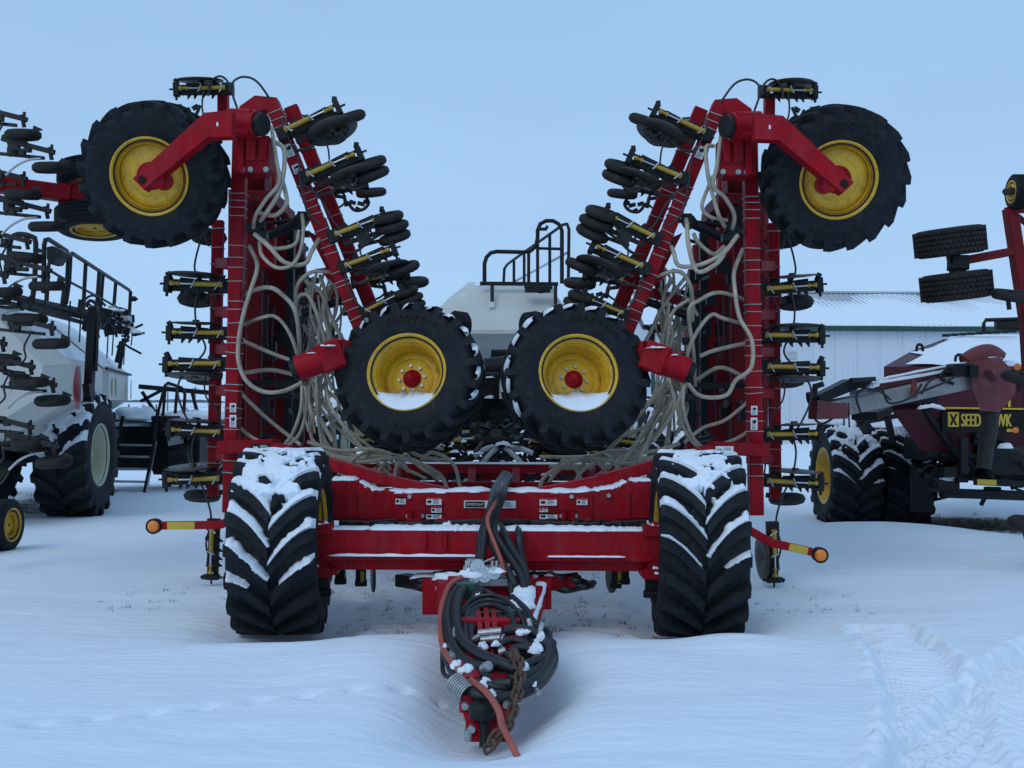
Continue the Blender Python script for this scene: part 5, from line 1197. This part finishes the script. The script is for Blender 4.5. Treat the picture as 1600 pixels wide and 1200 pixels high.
# ------------------------------------------------------------------ folded drill at the left edge
ld = thing('seed_drill', (-6.5, 10.6, 0), 'folded drill with rows of dark packer wheels and red boom at left edge', 'seed drill', 'folded seed drills')
MB().beam(P(-30, 150, 10.8), P(-34, 840, 10.8), .16, .16, up=(0, 1, 0)).build('wing_tube', 'red_far_and_shaded', ld)
boom = MB().beam(P(-20, 286, 10.5), P(112, 304, 10.7), .2, .155).build('boom', 'red', ld)
MB().beam(P(112, 304, 10.7), P(160, 312, 10.8), .16, .13).build('boom_end', 'red', ld)
MB().beam(P(108, 286, 10.68), P(110, 322, 10.68), .06, .22).build('boom_flange', 'red_frame', ld)
for (x, y, R__, W__) in ((150, 275, .37, .22), (148, 345, .38, .235)):
    M = frame((.07, -.14, -1), (0, 1, 0), P(x, y, 10.9)); wheel(ld, M, R__, W__, .21, 0, .018, .06, hub=None, name='support_wheel')
MB().beam(P(148, 280, 10.9), P(148, 340, 10.9), .09, .09).build('wheel_axle', 'red', ld)
pk = {}
def pk_mesh():
    b = MB(); w_ = .088; r = .165
    b.lathe([(-.3 * w_, .02), (-.32 * w_, r * .6), (-.5 * w_, r * .72), (-.5 * w_, r * .84), (-.25 * w_, r * .98), (0, r), (.25 * w_, r * .98), (.5 * w_, r * .84), (.5 * w_, r * .72), (.32 * w_, r * .6), (.3 * w_, .02)], n=30)
    return b.mesh('packer_wheel', 'rubber_brown')
pkm = pk_mesh()
rn = random.Random(11)
for i, (x, y) in enumerate(((36, 211), (79, 262), (36, 304), (73, 354), (42, 402), (74, 447), (6, 456), (46, 498), (80, 537), (4, 562), (48, 598), (82, 626), (46, 692), (84, 722))):
    d_ = 10.2 + rn.uniform(-.1, .2)
    big = x > 60
    b = MB()
    b.beam(P(x - 75, y - 44 + rn.uniform(-3, 3), d_), P(x - 38, y - 36, d_), .06, .06); b.beam(P(x - 45, y - 37, d_), P(x + 6, y - 24, d_), .05, .045)
    b.beam(P(x - 2, y - 32, d_ - .02), P(x + 2, y - 12, d_), .03, .03); b.cyl(P(x + 2, y - 36, d_), P(x + 2, y - 20, d_), .014)
    b.beam(P(x - 80, y - 22, d_ + .05), P(x - 10, y - 15, d_ + .03), .035, .03); b.beam(P(x - 60, y - 46, d_ + .02), P(x - 56, y - 18, d_ + .04), .1, .07)
    for q in range(4): b.box(P(x - 62 + q * 9, y - 28 + rn.uniform(-5, 4), d_), (.05, .06, rn.uniform(.03, .08)))
    o = b.build('opener_arm', 'dark_steel', ld)
    q = P(x, y, d_); M = frame((rn.uniform(-.05, .12), -.12, 1), (0, 1, 0), q); w_ = inst('packer_wheel', pkm, ld, M)
    b = MB(); b.beam(P(x + 16, y - 11, d_), P(x + 30, y - 8, d_), .02, .05, ends=(.01, .015)); b.build('scraper', 'dark_steel', ld)
    if i % 2: pipe(ld, 'seed_tube', [P(x - 70, y + 12, d_), P(x - 55, y - 2, d_), P(x - 35, y - 12, d_), P(x - 15, y - 14, d_)], .012, 'galv', 5)
    else: pipe(ld, 'seed_tube', [P(x - 30, y - 20, d_), P(x - 42, y + 4, d_), P(x - 40, y + 22, d_), P(x - 50, y + 34, d_)], .010, 'hose_black', 5)
M = frame((1, -.05, 0), (0, 0, 1), P(8, 820, 12.6)); wheel(ld, M, .30, .20, .17, 0, .015, .03, rim='yellow', hub=None, name='support_wheel')
M = frame((1, -.05, 0), (0, 0, 1), P(-46, 842, 12.2)); wheel(ld, M, .30, .20, .17, 0, .015, .03, rim='yellow', hub=None, name='support_wheel')

# ------------------------------------------------------------------ maroon cart on the right
rc = thing('air_cart', (6.5, 15.8, 0), 'maroon air cart with snow on its tank, conveyor and yellow lettering', 'air cart', 'air carts')
lv = [(530, 1474, 1740, 16.4, 3.0), (548, 1425, 1760, 15.6, 4.4), (573, 1381, 1780, 14.7, 5.8), (600, 1381, 1780, 14.6, 5.8), (640, 1392, 1780, 14.5, 5.8), (705, 1440, 1780, 14.7, 5.4), (730, 1480, 1740, 15.2, 4.4)]
b = MB(); loft(b, [rect(*l) for l in reversed(lv)]); tank = b.build('tank', 'maroon', rc)
sn = MB(); vs = []; n, m = 26, 10
for i in range(n + 1):
    for j in range(m + 1):
        u = j / m; t = i / n
        y = 569 - 41 * u; x0 = 1384 + 98 * u + (30 if u < .35 else 0) + 10 * n3(u * 4, 3) ; x = x0 + (1770 - x0) * t; dd = 14.72 + 1.95 * u
        y += 6 * n3(x * .02, u * 2) * (1 - u); e = min(1, i / 2, (n - i) / 2, j / 1.5)
        p = P(x, y, dd); vs.append(p + V(0, -.02, .004 + .05 * e * (1 + .35 * n3(x * .015, u * 3))))
sn.add(vs, [(i * (m + 1) + j, (i + 1) * (m + 1) + j, (i + 1) * (m + 1) + j + 1, i * (m + 1) + j + 1) for i in range(n) for j in range(m)], True); sn.build('snow_cover', 'snow', rc)
b = MB(); b.prism([P(1472, 643, 14.47), P(1472, 676, 14.47), P(1640, 676, 14.47), P(1640, 643, 14.47)], (0, -.006, 0)); b.build('side_panel', 'decal_black', rc)
b = MB(); b.beam(P(1462, 637, 14.47), P(1660, 640, 14.47), .006, .022); b.build('pin_stripe', 'gold', rc)
p0, p1 = P(1481, 644, 14.455), P(1498, 667, 14.455)
b = MB(); b.prism([p0, V(p0.x, p0.y, p1.z), p1, V(p1.x, p1.y, p0.z)], (0, -.004, 0)); lg = b.build('emblem', 'gold', rc)
def em(u, v): return V(p0.x + (p1.x - p0.x) * u, p0.y - .007, p1.z + (p0.z - p1.z) * v)
b = MB(); b.prism([em(u, v) for u, v in ((.12, .86), (.32, .88), (.5, .62), (.7, .9), (.9, .9), (.62, .5), (.86, .12), (.66, .12), (.5, .36), (.34, .12), (.14, .12), (.38, .5))], (0, -.002, 0)); b.build('emblem_mark', 'decal_black', lg)
vs, fs = text_verts('SEED HAWK', 1, 0); mx_ = max(v.x for v in vs); q0, q1 = P(1501, 666, 14.457), P(1580, 646, 14.457)
b = MB(); b.add([V(q0.x + v.x / mx_ * (q1.x - q0.x), q0.y, q0.z + v.y / .72 * (q1.z - q0.z)) for v in vs], fs)
b.add([V(q0.x + v.x / mx_ * (q1.x - q0.x) + .012, q0.y - .001, q0.z + v.y / .72 * (q1.z - q0.z)) for v in vs], fs); b.build('lettering', 'gold', rc)
b = MB(); b.prism([P(1573, 670, 14.457), P(1573, 675, 14.457), P(1583, 675, 14.457), P(1583, 670, 14.457)], (0, -.003, 0)); b.prism([P(1575, 624, 14.47), P(1575, 636, 14.47), P(1579, 636, 14.47), P(1579, 624, 14.47)], (0, -.003, 0)); b.build('small_lettering', 'gold', rc)['kind'] = 'stuff'
b = MB(); b.cyl(P(1587, 672, 14.5), P(1587, 672, 14.42), .04); b.build('side_lamp', 'amber', rc); b = MB(); b.cyl(P(1590, 573, 13.0), P(1590, 573, 12.9), .04); b.build('side_lamp', 'amber', rc)
for k, (x, dd) in enumerate(((1321, 16.35), (1400, 16.5))):
    px_ = P(x, 740, dd); M = frame((1, -.02, 0), (0, .1 + k * .15, 1), V(px_.x, dd, .64 - .06 * k))
    o = wheel(rc, M, .78, .74, .40, 19, .065, -.10, rim='yellow', hub=None, A=.32, duty=.46, name='cart_wheel')
    off = math.degrees(math.atan(.1 + k * .15))
    tread_snow(o, .78, .74, 19, .065, .32, .46, -22 + off, 50 + off, 150, seed=k + 21, res=1.4)
# chassis, dark running gear
b = MB(); rn = random.Random(8)
b.beam(P(1420, 700, 15.5), P(1700, 712, 15.5), .4, .3); b.beam(P(1440, 735, 15.2), P(1700, 750, 15.0), .25, .2); b.beam(P(1470, 770, 14.8), P(1700, 778, 14.6), .2, .12); b.box(P(1395, 625, 14.9), (1.0, .6, .28)); b.box(P(1480, 690, 15.0), (.8, .6, .5)); b.box(P(1570, 720, 14.9), (.7, .5, .45)); b.beam(P(1440, 735, 15.0), P(1440, 790, 15.2), .3, .4)
b.beam(P(1445, 640, 14.5), P(1512, 735, 14.6), .07, .07); b.beam(P(1455, 640, 14.6), P(1525, 735, 14.8), .06, .06); b.beam(P(1505, 685, 14.4), P(1505, 740, 14.4), .1, .1); b.box(P(1420, 620, 14.6), (.6, .4, .22))
for i in range(70):
    x = rn.uniform(1430, 1600); y = rn.uniform(672, 772); dd = rn.uniform(14.4, 15.2)
    if rn.random() < .4: b.box(P(x, y, dd), (rn.uniform(.05, .3), .1, rn.uniform(.04, .15)))
    else: b.tube(cr([P(x, y, dd), P(x + rn.uniform(-25, 25), y + rn.uniform(-12, 14), dd), P(x + rn.uniform(-40, 40), y + rn.uniform(-6, 20), dd + .1)], 4), rn.uniform(.012, .035), 6)
b.build('chassis', 'black', rc)
sn = MB(); snow_strip([P(1435, 639, 14.3), P(1455, 636, 14.3), P(1475, 640, 14.4)], .2, .04, b=sn, seed=3); clump(sn, P(1572, 700, 14.3), .1, .08, .06, 3); clump(sn, P(1478, 750, 14.6), .1, .1, .08, 5); sn.build('snow_patch', 'snow', rc)
MB().beam(P(1522, 753, 14.2), P(1620, 757, 14.1), .08, .08).build('outrigger', 'black', rc); MB().beam(P(1527, 753, 14.13), P(1557, 754, 14.11), .01, .068).build('reflective_strip', 'gold', rc)
# loading conveyor across the front
cv0, cv1 = P(1285, 642, 12.5), P(1512, 594, 13.1)
conv = MB().beam(cv0, cv1, .30, .19).build('conveyor_tube', 'conveyor_grey', rc)
MB().beam(P(1362, 604, 12.85), P(1540, 565, 13.3), .2, .09).build('conveyor_cover', 'faded_red', rc)
MB().beam(P(1270, 640, 12.4), P(1318, 643, 12.42), .3, .22, ends=(.3, .16)).build('conveyor_tail', 'faded_red', rc)
b = MB(); b.prism([P(1278, 618, 12.4), P(1330, 592, 12.5), P(1368, 590, 12.5), P(1360, 600, 12.5), P(1284, 630, 12.4)], (0, .35, 0)); b.build('intake_hopper', 'black', rc)
MB().beam(P(1330, 594, 12.35), P(1366, 592, 12.4), .08, .05).build('intake_lip', 'dark_steel', rc)
b = MB(); b.cyl(P(1262, 622, 12.5), P(1275, 620, 12.5), .07); b.beam(P(1272, 604, 12.5), P(1286, 600, 12.5), .08, .06); b.beam(P(1274, 602, 12.5), P(1272, 622, 12.5), .07, .05); b.build('tail_roller', 'black', rc)
for (x, y, h_) in ((1369, 625, .24), (1428, 608, .25)): MB().beam(P(x, y - 14, 12.65), P(x, y + 14, 12.65), .03, .06).build('conveyor_clamp', 'faded_red', rc)
b = MB(); b.box(P(1500, 578, 12.9), (.24, .25, .14)); b.box(P(1518, 580, 12.8), (.1, .15, .14)); b.tube(cr([P(1480, 575, 12.9), P(1470, 590, 12.8), P(1490, 600, 12.8)], 5), .02, 6); b.build('conveyor_motor', 'black', rc)
for pts in ([(1280, 640), (1272, 652), (1285, 662), (1305, 650), (1320, 630)], [(1345, 645), (1338, 620), (1350, 608), (1375, 612), (1392, 625)], [(1378, 605), (1390, 630), (1425, 620), (1440, 600)], [(1490, 590), (1470, 600), (1440, 612), (1420, 622)], [(1440, 616), (1450, 598), (1462, 590)]):
    pipe(rc, 'hydraulic_hose', [P(x, y, 12.4) for x, y in pts], .014, 'hose_black', 6)
for (x, y0, y1) in ((1318, 632, 665), (1326, 630, 668)): pipe(rc, 'hanging_strap', [P(x, y0, 12.4), P(x + 1, y1, 12.4)], .01)
b = MB(); b.beam(P(1340, 645, 13.2), P(1355, 672, 14.6), .12, .12); b.beam(P(1350, 650, 13.0), P(1375, 640, 13.6), .3, .1); b.beam(P(1345, 660, 13.5), P(1400, 650, 14.4), .06, .06); b.beam(P(1385, 645, 14.0), P(1395, 690, 15), .08, .08); b.build('conveyor_support', 'black', rc)
sn = MB(); snow_strip([P(1345, 606, 12.7), P(1365, 600, 12.75), P(1385, 597, 12.8), P(1440, 588, 12.95), P(1490, 578, 13.05)], .1, .035, b=sn, seed=5); snow_strip([P(1345, 612, 12.6), P(1360, 606, 12.6), P(1372, 602, 12.6)], .2, .05, b=sn, seed=6); snow_strip([P(1370, 594, 12.8), P(1440, 580, 12.95), P(1530, 563, 13.15)], .06, .02, b=sn, seed=8); sn.build('snow_cover', 'snow', rc)
# discharge head: rounded hood, funnel, flexible spout
b = MB(); loft(b, [[P(1512, 566, 12.9), P(1560, 557, 12.9), P(1560, 557, 13.4), P(1512, 566, 13.4)], [P(1518, 600, 12.85), P(1590, 585, 12.85), P(1590, 585, 13.4), P(1518, 600, 13.4)], [P(1525, 622, 12.88), P(1585, 618, 12.88), P(1585, 618, 13.35), P(1525, 622, 13.35)], [P(1532, 642, 12.95), P(1562, 644, 12.95), P(1562, 644, 13.25), P(1532, 642, 13.25)]]); hd = b.build('discharge_head', 'faded_red', rc)
b = MB(); b.prism([P(x, y, 12.84) for x, y in ((1538, 580), (1547, 578), (1558, 594), (1549, 597))], (0, -.01, 0)); b.build('hand_hole', 'maroon', hd)
b = MB(); b.tube(cr([P(1512, 572, 13.15), P(1528, 562, 13.15), P(1545, 558, 13.15), P(1556, 566, 13.15)], 5), .16, 12); b.build('hood', 'faded_red', rc)
b = MB(); b.tube(cr([P(1547, 642, 13.1), P(1546, 670, 13.1), P(1541, 700, 13.1), P(1537, 732, 13.1)], 5), .105, 12, True, .085); b.build('flexible_spout', 'dark_steel', rc)
sn = MB(); clump(sn, P(1570, 572, 13.1), .22, .15, .06, 3); clump(sn, P(1550, 560, 13.1), .12, .12, .03, 5); sn.build('snow_patch', 'snow', rc)
for (x, y, s) in ((1437, 546, 1), (1499, 562, 1.3)):
    pipe(rc, 'lifting_eye', [P(x - 5 * s, y + 3, 14.3), P(x - 4 * s, y - 5, 14.3), P(x, y - 8, 14.3), P(x + 4 * s, y - 5, 14.3), P(x + 5 * s, y + 3, 14.3)], .02, 'black', 3)
b = MB(); b.cyl(P(1543, 544, 14.4), P(1543, 544, 14.3), .055, .05, 14); b.beam(P(1543, 548, 14.4), P(1541, 558, 14.4), .02, .03); b.beam(P(1545, 548, 14.4), P(1547, 558, 14.4), .02, .03); b.build('work_lamp', 'black', rc)
pipe(rc, 'hand_rail', [P(1537, 522, 17), P(1537, 506, 17), P(1540, 500, 17), P(1610, 498, 17)], .03); MB().box(P(1580, 508, 17.2), (.5, .1, .14)).build('lid_box', 'dark_steel', rc)
for i in range(9): MB().box(P(1478 + i * 13, 524 - .8 * i, 16.4), (.1, .06, .04)).build('lid_clip', 'black', rc)

# ------------------------------------------------------------------ folded drill at the right edge
rd = thing('seed_drill', (6.0, 12, 0), 'dark red folded drill frame with twin grooved tyres, cut by the right edge', 'seed drill', 'folded seed drills')
MB().beam(P(1578, 326, 11.8), P(1604, 500, 11.8), .13, .14, up=(0, 1, 0)).build('wing_tube', 'red_far_and_shaded', rd)
MB().beam(P(1604, 490, 11.8), P(1625, 840, 11.8), .13, .14, up=(0, 1, 0)).build('wing_tube', 'red_far_and_shaded', rd)
MB().beam(P(1572, 328, 11.8), P(1640, 328, 11.8), .1, .06).build('wing_cap', 'red_far_and_shaded', rd)
MB().beam(P(1590, 338, 11.9), P(1640, 380, 12), .05, .05).build('brace', 'red_far_and_shaded', rd); MB().beam(P(1590, 390, 11.9), P(1640, 392, 12), .08, .09).build('brace', 'red_far_and_shaded', rd)
MB().beam(P(1496, 409, 11.7), P(1592, 391, 11.8), .11, .09).build('wheel_beam', 'red_far_and_shaded', rd)
b = MB(); b.box(P(1497, 411, 11.7), (.18, .16, .16)); b.beam(P(1487, 388, 11.7), P(1496, 434, 11.7), .11, .12); b.cyl(P(1480, 400, 11.65), P(1492, 399, 11.65), .02); b.cyl(P(1480, 420, 11.65), P(1492, 421, 11.65), .02); b.build('wheel_hub', 'black', rd)
for (x, y) in ((1484, 378), (1494, 447)):
    M = frame((.13, .08, -1), (0, 1, 0), P(x, y, 11.8)); o = wheel(rd, M, .37, .30, .2, 0, .016, .05, hub=None, name='support_wheel', mt='rubber_brown')
    b = MB(); n_ = 44
    for r_ in range(5):
        for i in range(n_):
            a = 2 * PI * (i + .5 * (r_ % 2)) / n_; x_ = (-.36 + r_ * .18) * .30
            b.beam((x_ - .018, -.366 * math.cos(a), .366 * math.sin(a)), (x_ + .018, -.366 * math.cos(a + .07), .366 * math.sin(a + .07)), .03, .018, up=(0, -math.cos(a), math.sin(a)))
    b.build('tread_block', 'rubber_brown', o)['kind'] = 'stuff'
M = frame((-1, .02, 0), (0, 0, 1), P(1589, 300, 11.7)); wheel(rd, M, .19, .13, .10, 0, .01, .03, hub='black', rh=.03, nuts=False, name='gauge_wheel')
MB().beam(P(1570, 300, 11.6), P(1620, 296, 11.7), .05, .07).build('gauge_arm', 'dark_steel', rd)
for (x, y, l) in ((1580, 462, 62), (1596, 590, 62), (1612, 712, 70), (1606, 820, 70)):
    M = frame((.1, -.25, 1), (0, 1, 0), P(x, y, 11.4)); inst('packer_wheel', pkm, rd, M @ Matrix.Diagonal((1.1, 1.25, 1.25, 1)))
    MB().beam(P(x, y - 3, 11.4), P(x + 70, y - 12, 11.5), .06, .06).build('opener_arm', 'dark_steel', rd); MB().beam(P(x - 5, y + 5, 11.35), P(x - 3, y + 22, 11.35), .03, .04).build('scraper', 'black', rd)

# ------------------------------------------------------------------ shed
sx0 = P(1021, 600, 48).x; shed = thing('shed', (sx0 + 20, 52, 0), 'long white ribbed metal shed with green eave trim and snowy roof', 'shed')
ez = P(1225, 511, 48).z; D0 = 48.0; LEN = 40
rib = MB(); pw = 1.0
rib.add([(0, 0, -.3), (pw - .012, 0, -.3), (pw - .012, 0, ez), (0, 0, ez)], [(0, 1, 2, 3)])
for k in range(4): rib.prism([(k * .25 + .02, 0, -.3), (k * .25 + .04, -.02, -.3), (k * .25 + .07, -.02, -.3), (k * .25 + .09, 0, -.3)], (0, 0, ez + .3))
rme = rib.mesh('wall_panel', 'shed_white')
for i in range(int(LEN / pw)): inst('wall_panel', rme, shed, Matrix.Translation((sx0 + i * pw, D0, 0)))
b = MB(); b.prism([(sx0 - .002, D0 + .01, -.3), (sx0 - .002, D0 + .01, ez), (sx0 - .002, D0 + 7.0, ez + 2.1), (sx0 - .002, D0 + 14, ez), (sx0 - .002, D0 + 14, -.3)], (.1, 0, 0)); b.prism([(sx0, D0 + .02, -.3), (sx0, D0 + .02, ez - .05), (sx0 + LEN, D0 + .02, ez - .05), (sx0 + LEN, D0 + .02, -.3)], (0, .1, 0)); b.build('wall', 'shed_white', shed)
rl = math.hypot(7.3, 2.1); rs = MB(); rs.add([(0, 0, 0), (pw - .01, 0, 0), (pw - .01, 7.3, 2.19), (0, 7.3, 2.19)], [(0, 1, 2, 3)])
for k in range(4): rs.prism([(k * .25 + .02, 0, 0), (k * .25 + .045, -.012, .055), (k * .25 + .075, -.012, .055), (k * .25 + .1, 0, 0)], (0, 7.3, 2.19))
rsm = rs.mesh('roof_sheet', 'shed_roof')
for i in range(int(LEN / pw) + 1): inst('roof_sheet', rsm, shed, Matrix.Translation((sx0 - .5 + i * pw, D0 - .3, ez + .02)))
b = MB(); b.beam((sx0 - .5, D0 + 7.05, ez + 2.27), (sx0 + LEN + .5, D0 + 7.05, ez + 2.27), .5, .1); b.build('ridge_cap', 'shed_roof', shed)
b = MB(); b.beam((sx0 - .5, D0 - .3, ez - .08), (sx0 + LEN + .5, D0 - .3, ez - .08), .14, .2); b.build('eave_trim', 'green_trim', shed)
b = MB(); b.beam((sx0 - .03, D0 - .05, ez - .15), (sx0 - .03, D0 - .05, -.2), .16, .12, up=(0, 1, 0)); b.build('corner_trim', 'green_trim', shed)
b = MB(); b.beam((sx0 - .5, D0 - .26, ez - .04), (sx0 - .5, D0 + 7.05, ez + 2.2), .1, .18); b.build('verge_trim', 'green_trim', shed)
sn = MB(); vs = []; n, m = 200, 16
for i in range(n + 1):
    for j in range(m + 1):
        x = sx0 - .45 + (LEN + .9) * i / n; u = j / m; th = .075 + .05 * n3(x * .35, u * 1.2, 2) - .085 * sstep(.45, .95, u + .25 * n3(x * .8 + u * 3, u, 6))
        vs.append((x, D0 - .34 + 7.3 * u, ez + .02 + 2.19 * u + th * (1 if 0 < j else .4)))
sn.add(vs, [(i * (m + 1) + j, (i + 1) * (m + 1) + j, (i + 1) * (m + 1) + j + 1, i * (m + 1) + j + 1) for i in range(n) for j in range(m)], True); sn.build('snow_cover', 'snow', shed)
for x in (1236, 1500):
    p = P(x, 520, 47.95); MB().box(p + V(0, 0, -1.0), (.5, .04, .3)).build('wall_vent', 'galv', shed)

# ------------------------------------------------------------------ field beyond the yard
rn = random.Random(2)
def tuft(b, p, h, n, spread, w_=.006):
    for i in range(n):
        a = rn.uniform(0, 2 * PI); q = p + V(math.cos(a), math.sin(a), 0) * rn.uniform(0, spread); hh = h * rn.uniform(.4, 1)
        t = V(rn.uniform(-.5, .5), rn.uniform(-.5, .5), 1) * hh; s_ = V(1, 0, 0) * w_
        b.add([q - s_, q + s_, q + t * .6 + s_ * .6, q + t, q + t * .6 - s_ * .6], [(0, 1, 2, 3, 4)])
b = MB()
for i in range(3600):
    y = rn.uniform(52, 74); x = rn.uniform(-.46 * y, -.02 * y) if i % 4 else rn.uniform(.02 * y, .12 * y)
    tuft(b, V(x, y, ground(x, y) - .03), rn.uniform(.35, 1.0) * (1 + .5 * n3(x * .2, y * .2)), 7, .45, .022)
o = b.build('dry_grass', 'grass_dry'); tag(o, 'tall tan dry grass standing along the far side of the yard', 'grass', kind='stuff')
b = MB()
for i in range(150):
    x = rn.uniform(-1.7, 1.3); y = 8.3 + abs(rn.gauss(0, 1.6)); tuft(b, V(x, y, ground(x, y) - .01), rn.uniform(.02, .075), 7, .05, .0022)
for i in range(420):
    x = rn.uniform(6.0, 9.5); y = rn.gauss(16.2, .6); tuft(b, V(x, y, ground(x, y) - .01), rn.uniform(.03, .12), 8, .08, .003)
for i in range(30):
    x = rn.uniform(-3.6, -2.2); y = rn.gauss(9.6, .35); tuft(b, V(x, y, ground(x, y) - .01), rn.uniform(.02, .06), 6, .05, .002)
for i in range(40):
    x = rn.uniform(1.9, 3.0); y = rn.gauss(9.2, .5); tuft(b, V(x, y, ground(x, y) - .01), rn.uniform(.015, .05), 6, .05, .002)
for i in range(90):
    x = rn.uniform(-9, -7.3); y = rn.uniform(16.5, 20); tuft(b, V(x, y, ground(x, y) - .01), rn.uniform(.03, .1), 7, .08, .003)
o = b.build('grass_stubble', 'grass_dark'); tag(o, 'short dark grass stems poking through thin snow under the machines', 'grass', kind='stuff')
fence = thing('wire_fence', (-20, 75, 0), 'thin post and wire fence along the field, far left', 'fence')
fp = MB().beam((0, 0, -.2), (0, 0, 1.5), .09, .09, up=(0, 1, 0)).mesh('fence_post', 'wood')
for i in range(24):
    x = -40 + i * 1.9; inst('fence_post', fp, fence, Matrix.Translation((x, 76, ground(x, 76))) @ Matrix.Rotation(rn.uniform(-.04, .04), 4, 'Y'))
for z in (.45, .9, 1.3): MB().tube([(-40, 76, z), (3.7, 76, z)], .012, 4).build('fence_wire', 'zinc', fence)
for i, px_ in enumerate((262, 305, 460, 980)):
    q = P(px_, 630, 210 + 40 * (i % 2)); pl = thing('utility_pole', (q.x, q.y, 0), 'bare wooden utility pole far off, ' + ('first', 'second', 'third', 'fourth')[i] + ' from the left', 'pole', 'utility poles on the horizon')
    h_ = 5.2; MB().tube([(q.x, q.y, -.3), (q.x, q.y, h_)], .12, 7).build('pole', 'wood', pl); MB().beam((q.x - .8, q.y, h_ - .5), (q.x + .8, q.y, h_ - .5), .1, .12).build('cross_arm', 'wood', pl)
b = MB(); vs = []; n = 420
for i in range(n + 1):
    x = -1700 + 3400 * i / n; h_ = 3.5 + 3.5 * n3(x * .012, 3) + 2 * n3(x * .09, 7); vs += [(x, 1500 + 40 * n3(x * .01, 1), -3), (x, 1500 + 40 * n3(x * .01, 1), max(.5, h_)), (x, 1540, -3)]
b.add(vs, [f for i in range(n) for f in ((i * 3, (i + 1) * 3, (i + 1) * 3 + 1, i * 3 + 1), (i * 3 + 1, (i + 1) * 3 + 1, (i + 1) * 3 + 2, i * 3 + 2))]); o = b.build('distant_wood', 'far_wood'); tag(o, 'low blue-grey line of far woods on the horizon', 'woodland', kind='stuff')
